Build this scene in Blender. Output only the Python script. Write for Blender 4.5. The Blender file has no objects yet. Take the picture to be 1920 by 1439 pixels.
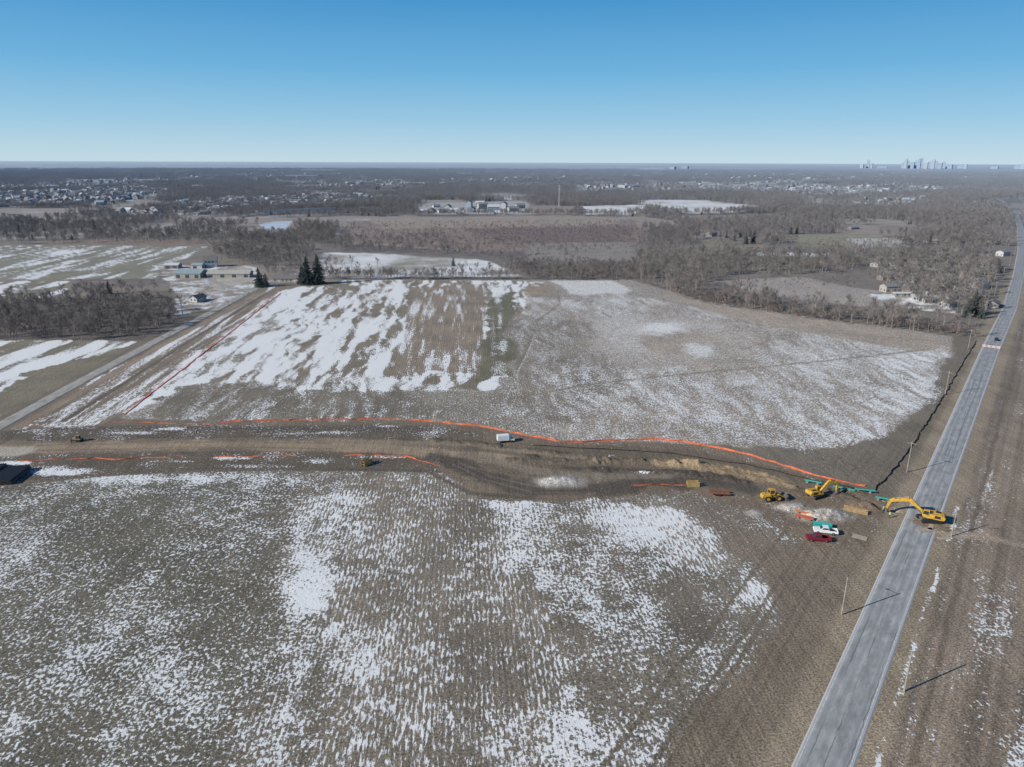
import bpy, bmesh, math, random
import numpy as np
from mathutils import Matrix, Vector
random.seed(7); rng=np.random.default_rng(7)
scene=bpy.context.scene
# ------------------------------------------------------------------ camera
H=90.0; F=1332.0; PITCH=math.atan((719.5-303.5)/F); ROLL=math.radians(0.2)
fw=np.array([0,math.cos(PITCH),-math.sin(PITCH)]); r0=np.array([1.,0,0]); u0=np.array([0,math.sin(PITCH),math.cos(PITCH)])
rt=math.cos(ROLL)*r0+math.sin(ROLL)*u0; up=-math.sin(ROLL)*r0+math.cos(ROLL)*u0
cd=bpy.data.cameras.new("camera"); cam=bpy.data.objects.new("camera",cd); scene.collection.objects.link(cam)
cd.sensor_width=36; cd.lens=F/1920*36; cd.clip_start=1; cd.clip_end=200000
cam.matrix_world=Matrix(((rt[0],up[0],-fw[0],0),(rt[1],up[1],-fw[1],0),(rt[2],up[2],-fw[2],H),(0,0,0,1)))
scene.camera=cam
# survey of the site: photo control point -> metres on the ground plane
def g(u,v):
    d=rt*(u-960)+up*(719.5-v)+fw*F
    t=H/(-d[2]); return np.array([d[0]*t,d[1]*t])
def G(pts): return np.array([g(*p) for p in pts])
# ------------------------------------------------------------------ noise
def h2(ix,iy,s):
    h=(ix*374761393+iy*668265263+s*69069+12345)&0xffffffff
    h=((h^(h>>13))*1274126177)&0xffffffff
    h=h^(h>>16); return h/4294967296.0
def vn(x,y,s):
    xf=np.floor(x); yf=np.floor(y); ix=xf.astype(np.int64); iy=yf.astype(np.int64)
    fx=x-xf; fy=y-yf; fx=fx*fx*(3-2*fx); fy=fy*fy*(3-2*fy)
    a=h2(ix,iy,s); b=h2(ix+1,iy,s); c=h2(ix,iy+1,s); d=h2(ix+1,iy+1,s)
    return (a*(1-fx)+b*fx)*(1-fy)+(c*(1-fx)+d*fx)*fy
def fbm(x,y,o=4,s=0):
    t=0;a=.5;n=0
    for i in range(o):
        t=t+a*vn(x+i*17.3,y-i*9.1,s+i); n+=a; a*=.55; x,y=(x*1.63-y*1.21),(x*1.21+y*1.63)
    return t/n
def ss(a,b,x):
    t=np.clip((x-a)/(b-a),0,1); return t*t*(3-2*t)
def fbs(x,y,o=4,s=0):
    t=0;a=.5;n=0
    for i in range(o):
        t=t+a*vn(x+i*17.3,y-i*9.1,s+i); n+=a; a*=.55; x=x*2.03; y=y*2.03
    return t/n
def inside(P,X,Y):
    c=np.zeros(X.shape,bool); n=len(P)
    for i in range(n):
        x1,y1=P[i]; x2,y2=P[(i+1)%n]
        if y1==y2: continue
        c^=((y1>Y)!=(y2>Y))&(X<(x2-x1)*(Y-y1)/(y2-y1)+x1)
    return c
def segd(P,X,Y,closed):
    d=np.full(X.shape,1e18); n=len(P)
    for i in range(n if closed else n-1):
        a=P[i]; b=P[(i+1)%n]; e=b-a; L=max(e@e,1e-9)
        t=np.clip(((X-a[0])*e[0]+(Y-a[1])*e[1])/L,0,1)
        d=np.minimum(d,(X-a[0]-t*e[0])**2+(Y-a[1]-t*e[1])**2)
    return np.sqrt(d)
# ------------------------------------------------------------------ ground grid (one sheet, finer near the site)
az=np.concatenate([np.radians(np.linspace(-46,46,1080)),np.radians(np.linspace(46,314,60)[1:-1])])
NR=1100
rr=1/np.linspace(1/62.,1/75000.,NR)
rr=np.concatenate([[4,25,48],rr])
A,R=np.meshgrid(az,rr)
X=(R*np.sin(A)).ravel(); Y=(R*np.cos(A)).ravel(); R=R.ravel(); NV=len(X)
hd=math.radians(-3.5); ch,sh=math.cos(hd),math.sin(hd)
def rowf(X,Y): return X*ch-Y*sh, X*sh+Y*ch
U,V=rowf(X,Y)
NA=fbm(X/7,Y/7,4,1)-.5; NB=fbm(X/35,Y/35,4,2)-.5; NC=fbm(X/220,Y/220,5,3)-.5
NP=fbs(U/6,V/40,4,4)
NPF=fbs(U/2.2,V/30,3,5)
NPS=fbs(U/3.0+NB*6,V/14,5,6)
NM=fbm(X/2.4,Y/2.4,4,9)-.5
base=np.empty((NV,3)); snow=np.zeros(NV); row=np.zeros(NV); Z=np.zeros(NV)
SOIL=(.135,.118,.092)
base[:]=SOIL; snow[:]=.08
RC=G([(1543,1439),(1857.5,655)]); rd=RC[1]-RC[0]; rd/=np.linalg.norm(rd); rn=np.array([rd[1],-rd[0]])
dR=(X-RC[0][0])*rn[0]+(Y-RC[0][1])*rn[1]
sR=(X-RC[0][0])*rd[0]+(Y-RC[0][1])*rd[1]
RW=3.75
def paint(m,sel,col=None,sn=None,rw=None):
    if col is not None: base[sel]+=m[:,None]*(np.array(col)-base[sel])
    if sn is not None:
        s=sn[sel] if isinstance(sn,np.ndarray) else sn
        snow[sel]+=m*(s-snow[sel])
    if rw is not None: row[sel]+=m*(rw-row[sel])
def nz(soft,sel): return (NA if soft<4 else NB if soft<30 else NC)[sel]
def poly(pts,col=None,sn=None,rw=None,soft=2,k=3,op=1):
    P=G(pts)
    e=soft*4; sel=np.where((X>P[:,0].min()-e)&(X<P[:,0].max()+e)&(Y>P[:,1].min()-e)&(Y<P[:,1].max()+e))[0]
    x,y=X[sel],Y[sel]; d=segd(P,x,y,True); d=np.where(inside(P,x,y),d,-d)+nz(soft,sel)*soft*k
    paint(op*ss(-soft*.5,soft*.5,d),sel,col,sn,rw)
def stroke(pts,w,col=None,sn=None,rw=None,soft=.6,k=1.5,op=1,dz=0,rough=0):
    P=G(pts); e=w+soft*4
    sel=np.where((X>P[:,0].min()-e)&(X<P[:,0].max()+e)&(Y>P[:,1].min()-e)&(Y<P[:,1].max()+e))[0]
    d=w/2-segd(P,X[sel],Y[sel],False)+NA[sel]*soft*k
    m=ss(-soft,soft,d); paint(op*m,sel,col,sn,rw)
    if dz: Z[sel]+=dz*ss(-w*.1,w*.5,d)*(1+rough*3*NM[sel])
def blob(u,v,ru,rv,col=None,sn=None,rw=None,op=1,k=1.6,dz=0,hard=.3):
    c=g(u,v); a=g(u+ru,v)-c; b=(g(u,v-rv)-g(u,v+rv))/2
    M=np.linalg.inv(np.array([a,b]).T)
    e=(np.abs(a)+np.abs(b))*2.1
    sel=np.where((np.abs(X-c[0])<e[0])&(np.abs(Y-c[1])<e[1]))[0]
    dx=X[sel]-c[0]; dy=Y[sel]-c[1]; q=np.hypot(M[0,0]*dx+M[0,1]*dy,M[1,0]*dx+M[1,1]*dy)
    q=q+(NA[sel]+NB[sel])*k*.8
    m=1-ss(hard,1.5,q); paint(op*m,sel,col,sn,rw)
    if dz: Z[sel]+=dz*(1-ss(.1,1.15,q))*(1+1.0*NM[sel])
# ---------------- far country default mosaic
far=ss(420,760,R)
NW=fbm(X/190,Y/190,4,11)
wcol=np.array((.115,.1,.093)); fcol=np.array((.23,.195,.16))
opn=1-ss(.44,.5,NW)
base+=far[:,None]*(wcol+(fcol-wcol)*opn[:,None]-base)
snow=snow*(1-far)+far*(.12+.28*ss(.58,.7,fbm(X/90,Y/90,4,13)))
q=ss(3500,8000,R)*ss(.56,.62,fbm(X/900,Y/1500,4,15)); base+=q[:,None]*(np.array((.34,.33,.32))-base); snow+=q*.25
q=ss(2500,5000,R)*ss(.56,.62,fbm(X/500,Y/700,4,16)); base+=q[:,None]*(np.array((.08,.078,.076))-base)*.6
# ---------------- mid-distance
poly([(-300,440),(640,440),(640,500),(300,500),(-300,520)],(.16,.14,.11),.15,soft=10)
BR=(.19,.145,.118)
poly([(655,415),(900,408),(1190,412),(1215,440),(1180,470),(900,472),(640,448)],BR,.12,soft=10)
poly([(860,430),(1180,425),(1190,455),(1000,460)],(.145,.102,.088),.08,soft=12)
poly([(700,412),(1060,402),(1180,412),(1160,422),(720,430)],(.25,.205,.16),.12,soft=12)
poly([(980,455),(1200,455),(1190,490),(990,492)],(.18,.16,.135),.28,soft=8)
poly([(600,455),(860,470),(980,490),(1200,490),(1200,525),(600,525)],(.13,.115,.098),.18,soft=6)
poly([(602,474),(720,476),(900,486),(985,519),(600,522)],(.2,.18,.145),np.clip(.62+1.2*NB,0,1),soft=6,k=2)
poly([(1190,455),(1920,455),(2100,620),(1830,625),(1500,590),(1200,530)],(.145,.127,.105),.18,soft=8)
poly([(1440,441),(1600,438),(1700,452),(1640,462),(1500,462)],(.2,.19,.125),.1,soft=8)
poly([(1640,425),(1900,420),(1900,450),(1720,450)],(.18,.155,.125),.18,soft=10)
poly([(1405,473),(1550,476),(1530,483),(1420,480)],(.3,.3,.28),.8,soft=4)
poly([(1590,448),(1700,446),(1720,462),(1610,466)],(.2,.185,.13),.5,soft=5)
poly([(1340,528),(1500,519),(1640,545),(1760,580),(1600,575),(1400,548)],(.22,.18,.145),.38,soft=5)
poly([(1600,548),(1720,552),(1800,590),(1700,580)],(.2,.18,.15),np.clip(.5+2*NA,0,1),soft=5)
poly([(1640,480),(1860,490),(1840,560),(1680,540)],(.17,.15,.12),np.clip(.36+2.2*NA,0,1),soft=6,op=.8)
poly([(1300,450),(1420,445),(1440,470),(1300,478)],(.19,.17,.125),.1,soft=8)
poly([(1230,405),(1440,402),(1500,412),(1300,418)],(.2,.17,.135),.1,soft=8)
SNF=[[(1090,387),(1205,384),(1222,392),(1180,402),(1096,403)],[(1176,376),(1310,375),(1435,388),(1425,396),(1300,401),(1232,394)],
 [(880,370),(960,368),(960,374),(890,376)]]
for s in SNF: poly(s,(.4,.37,.32),np.clip(.66+1.5*NB,0,1),soft=10,k=2)
DEV=[(775,382),(985,376),(1010,402),(790,403)]
poly(DEV,(.28,.26,.23),.35,soft=8)
poly([(984,385),(1080,387),(1075,402),(1010,402)],(.22,.165,.125),.1,soft=8)
poly([(486,421),(520,415),(547,416),(536,432),(505,436)],(.38,.46,.55),.0,soft=5,k=1)
HW=[(-100,452),(100,444),(250,430),(400,414),(560,402),(700,392),(820,384)]
stroke(HW,22,(.27,.26,.25),.0,soft=2)
stroke([(380,414),(520,396),(640,395),(800,388)],10,(.33,.32,.3),.1,soft=2)
stroke([(1920,388),(1600,402),(1440,400)],12,(.28,.25,.22),.1,soft=3)
EST=[[(330,378),(640,366),(720,372),(640,388),(480,396),(340,400)],[(-50,365),(280,350),(330,362),(200,385),(-50,392)],[(560,345),(760,338),(760,350),(560,356)],[(1060,348),(1480,340),(1560,350),(1460,362),(1100,362)],[(1450,355),(1700,345),(1800,358),(1500,372)],[(200,398),(420,392),(420,404),(230,412)],[(1500,375),(1760,368),(1700,392),(1500,394)],[(-50,352),(240,336),(240,348),(-50,362)]]
for e_ in EST: poly(e_,(.2,.18,.155),np.clip(.34+2.2*NA,0,1),soft=20,op=.7)
for a in [[(-50,322),(110,318),(235,318),(240,320),(100,322),(-50,326)],[(300,316),(420,315),(420,317),(300,318)],[(60,340),(160,338),(150,342),(50,344)],
          [(1150,321),(1250,320),(1250,322.5),(1150,323)],[(500,330),(640,328),(640,330),(500,332)],[(700,318),(900,317),(900,318.5),(700,319)],[(900,332),(1050,331),(1050,333),(900,334)]]:
    poly(a,(.55,.55,.55),.9,soft=20,k=2)
# ---------------- left side
poly([(-300,463),(120,460),(395,462),(310,500),(290,523),(0,526),(-300,530)],(.175,.168,.125),np.clip(.38+(NP-.5)*1.8,0,.85),.5,soft=4)
poly([(60,452),(330,449),(420,452),(400,461),(80,460)],(.19,.145,.105),.16,soft=4)
poly([(-300,527),(150,527),(110,560),(0,590),(-300,640)],(.16,.15,.112),np.clip(.5+(NP-.5)*2.4,0,.95),.5,soft=4)
stroke([(-200,523),(0,524),(130,527),(240,531)],4,(.28,.17,.13),.2,soft=1.5,op=.5)
poly([(-60,560),(350,556),(345,595),(262,640),(-300,640)],(.105,.09,.075),.16,soft=3)
poly([(290,498),(478,498),(495,535),(400,580),(335,590),(330,545)],(.215,.19,.16),np.clip(.40+1.8*NA,0,.8),soft=3)
poly([(385,508),(470,504),(470,527),(400,545)],(.34,.315,.28),.15,soft=2)
poly([(-500,636),(0,637),(262,640),(0,783),(-500,1020)],(.155,.145,.105),np.clip(.60+(NP-.5)*3,0,1),.5,soft=2)
poly([(50,700),(200,662),(262,641),(20,775),(-60,790)],(.155,.14,.1),.2,.4,soft=3)
poly([(-500,1030),(-10,815),(300,645),(500,540),(548,528),(524,552),(232,776),(190,800),(-100,860)],(.165,.135,.102),np.clip(.36+(NPF-.5)*1.8,0,.9),.9,soft=1.5)
stroke([(40,800),(300,650),(490,548)],3,(.22,.175,.13),.05,.8,soft=.6)
stroke([(120,790),(340,650),(500,550)],2,(.09,.075,.058),.1,.8,soft=.6)
stroke([(70,796),(320,655),(495,549)],1.2,None,.6,.8,soft=.6)
# ---------------- far main field
FF=[(526,548),(640,526),(1180,524),(1240,540),(1310,562),(1500,592),(1700,618),(1790,632),(1775,665),(1742,745),(1700,790),(1640,825),(1560,842),(1400,838),(1150,826),(1050,828),(900,800),(760,786),(420,790),(225,786),(232,776)]
poly(FF,(.2,.175,.142),.40,.35,soft=1.5)
LH=[(526,548),(640,526),(1020,527),(968,610),(965,700),(900,735),(830,725),(700,742),(480,720),(330,722),(262,760),(234,775)]
lsn=np.clip(.53+(NP-.5)*1.7+(NPS-.5)*1.5+(NPF-.5)*.7,.08,1)
poly(LH,(.165,.142,.105),lsn,.6,soft=3,k=4)
poly([(526,548),(570,538),(540,600),(420,705),(262,762),(234,775)],None,np.clip(lsn+.32,0,.95),.3,soft=5,k=3)
poly([(560,600),(740,590),(720,715),(480,712)],None,np.clip(lsn+.10,0,1),soft=6)
poly([(770,540),(910,533),(905,700),(745,695)],(.195,.16,.122),np.clip(.24+(NPF-.5)*1.5+(NP-.5)*1.2,0,.7),.9,soft=2.5)
poly([(918,560),(962,548),(968,640),(955,700),(895,716),(910,640)],(.115,.11,.07),.22,.4,soft=3)
for (u,v,a,b,s) in [(933,560,9,12,.62),(938,600,6,22,.62),(944,645,8,18,.56),(936,690,14,14,.5),(925,620,5,40,.45)]: blob(u,v,a,b,None,s,.6,k=2.2)
blob(1000,545,30,14,(.24,.195,.14),.24)
poly([(1035,527),(1150,526),(1190,545),(1140,560),(1060,552)],(.28,.25,.21),.58,.5,soft=6)
poly([(330,724),(480,716),(760,728),(860,735),(900,790),(420,790),(262,785)],(.14,.124,.096),np.clip(.35+(NPS-.5)*.8,0,1),.3,soft=3,k=4)
poly([(480,704),(600,702),(760,712),(860,722),(830,734),(700,738),(520,726)],None,np.clip(.66+(NPS-.5)*1.8,0,1),.2,soft=3,k=6)
poly([(760,735),(990,735),(960,800),(860,795)],(.165,.146,.115),.36,.2,soft=4)
# right half
rsn=.455+(NPS-.5)*.36+NB*.25
poly([(985,560),(1150,550),(1330,580),(1500,600),(1770,640),(1730,740),(1640,815),(1560,836),(1100,826),(960,780)],(.22,.19,.155),rsn,.25,soft=4)
poly([(1250,556),(1500,594),(1790,634),(1770,664),(1500,622),(1330,585)],(.255,.215,.168),.36,.3,soft=6)
poly([(975,590),(1100,600),(1150,700),(1080,800),(950,780)],(.165,.145,.115),np.clip(.39+(NPS-.5)*.5,0,1),.2,soft=8,k=4)
blob(1262,636,165,52,(.25,.215,.17),.37,k=.9); blob(1255,632,110,34,(.27,.24,.205),.51,k=.9,hard=.6); blob(1270,640,85,26,(.25,.215,.17),.35,k=.9,hard=.6)
blob(1238,615,48,11,(.34,.315,.28),.62,k=1.8); blob(1312,655,28,13,(.34,.31,.27),.57,k=2)
poly([(1120,600),(1200,590),(1210,660),(1150,650)],None,.49,soft=6)
poly([(1700,668),(1768,650),(1735,745),(1640,812),(1480,834),(1560,800),(1660,740)],None,np.clip(.57+(NPS-.5)*.6,0,1),.3,soft=9,k=4)
poly([(1050,700),(1400,690),(1650,700),(1600,790),(1300,800),(1060,780)],None,np.clip(.49+(NPS-.5)*.5,0,1),soft=14,op=.7)
stroke([(940,752),(1100,722),(1300,700),(1500,682),(1640,668),(1765,652)],1.5,(.18,.148,.11),.22,soft=.8,op=.65)
stroke([(1760,640),(1600,628),(1440,612),(1300,590)],1.5,(.2,.165,.125),.3,soft=.6,op=.5)
stroke([(1395,655),(1440,640),(1442,625),(1400,612)],1.3,(.18,.145,.11),.25,soft=.6,op=.6)
stroke([(1045,545),(1050,570),(1010,600),(985,660),(950,750)],1.4,(.14,.115,.085),.25,soft=.6,op=.6)
stroke([(1000,640),(975,690),(945,760)],1.0,None,.5,soft=.6)
for (u,v,a,b) in [(1390,727,22,5),(1590,708,14,5),(1180,750,30,7),(700,560,22,6)]:
    blob(u,v,a,b,(.15,.125,.09),.3,op=.45)
# ---------------- foreground field
FG=[(-700,925),(0,912),(200,893),(420,884),(700,880),(830,886),(900,935),(1050,942),(1180,925),(1300,925),(1420,962),(1560,1030),(1600,1042),(1430,1439),(1300,1800),(-900,1800)]
mac=fbs(U/9,V/22,5,31)-.5; mac2=fbm(X/3.6,Y/3.6,4,33)-.5
fs=.385+.34*mac+.40*mac2
poly(FG,(.135,.12,.095),np.clip(fs,0,1),.3,soft=1.5)
poly([(-700,930),(0,915),(420,890),(560,900),(570,1000),(530,1200),(380,1439),(-700,1800)],(.108,.1,.076),np.clip(fs,0,1),.1,soft=7)
poly([(665,900),(960,905),(1010,1100),(1010,1500),(590,1500),(640,1100)],(.165,.145,.115),np.clip(fs-.01,0,1),.95,soft=5)
poly([(830,980),(940,975),(960,1500),(830,1500)],(.13,.115,.092),np.clip(fs-.03,0,1),.6,soft=4,op=.6)
def sB(x): return np.clip(x+.34*mac+.34*mac2,0,1)
blob(590,1050,42,120,(.17,.155,.13),sB(.72),.2,k=1.3); blob(575,1110,50,60,None,sB(.68),.2,k=1.3); blob(650,965,75,55,None,sB(.52),.7); blob(640,1230,90,110,None,sB(.52),.4)
blob(560,1360,140,110,None,sB(.47),.4)
blob(255,898,300,10,None,sB(.58),.1,k=2); blob(60,1020,90,60,None,sB(.44),.1); blob(420,1130,100,80,(.095,.088,.065),.28,.1,op=.6); blob(250,1010,120,40,(.095,.088,.065),.28,.1,op=.6)
blob(150,1250,200,60,None,sB(.46),.1); blob(360,1290,90,60,None,sB(.48),.1)
blob(955,950,60,28,None,sB(.60),.5); blob(1005,1010,55,50,None,sB(.54),.5); blob(1090,1090,75,70,None,sB(.54),.4); blob(1190,1210,110,100,None,sB(.51),.3)
blob(1080,1390,170,90,None,sB(.56),.3); blob(1240,1330,90,90,None,sB(.42),.2)
blob(1150,955,60,26,None,sB(.56),.8)
blob(1225,985,105,40,(.25,.225,.19),sB(.72),.9,k=1.2); blob(1300,1030,70,36,(.22,.2,.17),sB(.63),.9,k=1.4); blob(1425,1115,70,36,(.22,.2,.17),sB(.66),.9,k=1.6); blob(1270,1060,60,30,None,sB(.52),.9)
blob(1300,1180,60,40,(.105,.09,.07),.22,.2,op=.7); blob(880,960,60,20,(.12,.1,.08),.26,op=.5)
poly([(1390,1000),(1480,1030),(1590,1040),(1500,1260),(1380,1500),(1260,1500),(1330,1330),(1500,1170),(1440,1060),(1370,1030)],(.152,.126,.096),.12,.5,soft=4,k=4)
poly([(1130,925),(1400,950),(1480,1030),(1380,1050),(1300,960),(1150,940)],(.165,.138,.108),.28,.3,soft=3,op=.7)
# ---------------- construction corridor
CO=[(-500,850),(-500,925),(0,912),(200,893),(420,884),(700,880),(830,886),(900,935),(1050,942),(1180,925),(1300,925),(1420,962),(1500,1020),(1640,1040),(1690,960),(1640,918),(1560,902),(1450,872),(1330,842),(1220,829),(1130,830),(1050,834),(900,804),(760,792),(410,796),(190,797),(0,808)]
poly(CO,(.14,.113,.082),np.clip(.18+.4*NA+.4*(NPF-.5),0,.5),.1,soft=1.2)
poly([(0,808),(400,799),(800,797),(900,815),(850,830),(500,822),(0,828)],(.09,.075,.056),np.clip(.24+.8*NA,0,.6),soft=1.2)
poly([(0,853),(400,846),(800,850),(830,886),(400,882),(0,905)],(.095,.08,.06),np.clip(.22+.8*NA,0,.6),soft=1.2)
poly([(840,812),(1000,835),(1130,836),(1300,845),(1500,890),(1560,925),(1400,905),(1200,895),(1000,900),(880,870)],(.12,.098,.07),.06,soft=1.2)
stroke([(100,806),(250,800),(420,804),(600,806),(800,806)],2.5,(.07,.058,.044),.3,soft=1.5)
stroke([(-500,850),(0,843),(200,838),(450,834),(620,838),(720,842),(860,856),(960,862)],7.5,(.23,.182,.128),.0,soft=1.2,k=4)
stroke([(-300,850),(0,847),(200,843),(450,839),(620,842)],1.0,(.15,.118,.082),.0,soft=.5)
stroke([(-300,841),(0,838),(200,833),(450,829),(620,832)],.8,(.15,.12,.086),.0,soft=.5)
stroke([(-200,849),(40,846)],8,(.3,.275,.235),.1,soft=1)
stroke([(600,826),(900,835),(1000,850),(1090,860)],4,(.18,.148,.106),.05,soft=1,k=3)
stroke([(820,856),(880,880),(940,904),(1010,922),(1120,920),(1200,905),(1320,903),(1400,915)],7.5,(.07,.06,.047),.0,soft=1.6,k=5)
stroke([(860,868),(920,894),(1000,912),(1100,913)],.8,(.13,.112,.09),.0,soft=.4,op=.8); stroke([(850,872),(910,900),(1000,924),(1120,924)],.7,(.13,.112,.09),.0,soft=.4,op=.8)
stroke([(870,850),(940,870),(1020,885),(1120,893),(1250,893)],4,(.175,.15,.115),.03,soft=.8,k=4,op=.8)
stroke([(880,876),(960,893),(1100,903),(1250,889)],.7,(.14,.12,.095),.03,soft=.4,op=.7)
stroke([(600,880),(800,884),(880,925),(1000,935)],1.6,(.07,.058,.044),.1,soft=.8,op=.8)
# spoil heaps
stroke([(955,862),(1040,866),(1130,868)],4,(.1,.083,.06),.0,soft=1.2,k=4,dz=.55,rough=1.0)
stroke([(1120,864),(1220,868),(1300,872)],4.5,(.125,.1,.07),.0,soft=1.2,k=4,dz=.6,rough=1.0)
stroke([(1240,868),(1300,872),(1370,886),(1440,900),(1490,914)],6.5,(.21,.16,.098),.0,soft=1.6,k=4,dz=.7,rough=.7)
stroke([(1290,868),(1370,880),(1440,893),(1480,906)],2.6,(.29,.215,.125),.0,soft=1.2,k=4,dz=.3,rough=.7)
stroke([(1060,880),(1200,884),(1280,887),(1400,905)],3.5,(.07,.057,.043),.0,soft=1,k=5,dz=.3,rough=1.2)
stroke([(820,826),(900,832),(1000,846),(1060,852)],2.5,(.09,.074,.055),.04,soft=1,k=5,dz=.4,rough=1.2)
blob(340,852,24,4,(.07,.057,.04),.0,dz=.6); blob(920,838,22,4,(.1,.083,.063),.05,dz=.5); blob(990,858,20,5,(.085,.07,.052),.02,dz=.6)
blob(1045,904,50,11,(.40,.385,.36),.3,k=.8,dz=1.0)
blob(1545,968,58,13,(.44,.42,.38),.0,k=.9,dz=1.6); blob(1480,952,34,8,(.40,.38,.34),.05,k=1,dz=.6); blob(1415,962,20,7,(.35,.33,.3),.1,k=1.8,dz=.3)
blob(1620,948,45,12,(.19,.14,.09),.0,k=1.4,dz=.8); blob(1590,925,40,8,(.15,.11,.073),.0,k=1.4,dz=.5); blob(1560,1000,70,20,(.18,.15,.115),.03,k=2,op=.7); blob(1500,925,40,8,(.12,.094,.067),.0,k=2,dz=.4)
blob(1860,997,24,8,(.3,.27,.23),.3,dz=.5)
stroke([(1560,918),(1600,928),(1650,952),(1700,962)],2.0,(.05,.04,.03),.0,soft=.5,dz=-.9)
for (u,v,a,b,s) in [(430,859,45,4,.78),(330,866,40,3,.65),(730,858,60,4,.56),(110,886,70,9,.82),(600,864,30,5,.55),(1150,855,28,3,.85),(250,812,70,3,.6),(120,800,50,5,.6),(640,812,60,3,.5),(820,812,40,3,.5),(470,875,60,4,.5),(1210,887,20,3,.6),(30,868,30,3,.9),(340,805,40,3,.7),(720,800,30,2,.6),(540,813,50,2,.6)]:
    blob(u,v,a,b,None,s,k=3)
# ---------------- road side
sel=np.where((np.abs(dR)<60)&(sR>-400)&(R<2500)&(dR<25)&(dR>-12))[0]
d=np.abs(dR[sel])+NA[sel]*2.0
paint((1-ss(6.5,9.5,d)),sel,(.215,.18,.132),.12,.2)
sel=np.where((dR>8)&(dR<420)&(sR>-300)&(sR<700))[0]
d=dR[sel]+NA[sel]*4
ur=(X[sel]*rn[0]+Y[sel]*rn[1]); vr=(X[sel]*rd[0]+Y[sel]*rd[1])
fbR=fbs(ur/6,vr/40,4,41)
s=np.zeros(NV); s[sel]=np.clip((fbR-.5)*1.2+.22+.14*ss(18,40,d)+.4*(mac2[sel]),0,.7)
paint(ss(7,10,d),sel,(.165,.136,.106),s,.1)
rl=fbs(ur/1.1,vr/120,3,43)-.5; base[sel]*=(1+.9*rl*ss(7,10,d))[:,None]
sel=np.where((dR>3)&(dR<25)&(sR>-100)&(sR<500))[0]
d=dR[sel]; n=NA[sel]
paint((1-ss(.1,1.0,np.abs(d-6.6-n*3)))*(sR[sel]<115),sel,None,np.clip(.50+2.2*NA,0,.9))
paint((1-ss(.3,.9,np.abs(d-11-n*2)))*.6,sel,(.11,.09,.068),.0)
stroke([(1640,935),(1700,865),(1770,760),(1825,660)],2.2,(.13,.11,.078),.05,soft=1,op=.8)
stroke([(1770,1000),(1860,1010),(1920,1025)],3.5,(.28,.235,.18),.25,soft=1,k=3,op=.8)
for off in (-13,-15,-19,-21,-27):
    sel=np.where((np.abs(dR-off)<3)&(sR>-60)&(sR<150))[0]
    paint((1-ss(.3,.6,np.abs(dR[sel]-off+NB[sel]*3)))*.4,sel,(.095,.078,.058),.02)
keep=ss(7,14,np.abs(dR))*(1-ss(400,700,R))
c6,s6=math.cos(.6),math.sin(.6)
Z+=keep*.12*(fbm((X*c6-Y*s6)/1.1,(X*s6+Y*c6)/1.1,3,51)-.5)*(1-.6*snow)
Z+=keep*.5*NB*ss(12,30,np.abs(dR))
Z*=ss(4.5,7,np.abs(dR)+ (sR>2000)*100)
# ------------------------------------------------------------------ materials
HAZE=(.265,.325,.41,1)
def N(nt,t,**k):
    n=nt.nodes.new(t)
    for a,b in k.items(): setattr(n,a,b)
    return n
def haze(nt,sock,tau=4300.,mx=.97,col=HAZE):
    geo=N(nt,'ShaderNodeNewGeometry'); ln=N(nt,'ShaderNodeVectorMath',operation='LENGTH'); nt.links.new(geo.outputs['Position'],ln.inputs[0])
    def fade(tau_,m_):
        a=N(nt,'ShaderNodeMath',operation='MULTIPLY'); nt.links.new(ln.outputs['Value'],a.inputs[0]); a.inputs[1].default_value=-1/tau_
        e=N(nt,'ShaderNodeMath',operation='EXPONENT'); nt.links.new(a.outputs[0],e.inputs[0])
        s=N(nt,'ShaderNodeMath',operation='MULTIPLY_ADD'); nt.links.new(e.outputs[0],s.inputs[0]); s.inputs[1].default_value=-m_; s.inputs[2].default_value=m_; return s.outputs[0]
    # airlight haze mixed into base colour with distance, paling further towards the rim
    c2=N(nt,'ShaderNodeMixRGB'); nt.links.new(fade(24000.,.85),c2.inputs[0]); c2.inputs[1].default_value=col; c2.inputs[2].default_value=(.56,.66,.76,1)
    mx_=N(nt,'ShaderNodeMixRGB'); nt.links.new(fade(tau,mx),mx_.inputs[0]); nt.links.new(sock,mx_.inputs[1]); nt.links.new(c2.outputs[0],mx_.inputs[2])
    return mx_.outputs[0]
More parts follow.
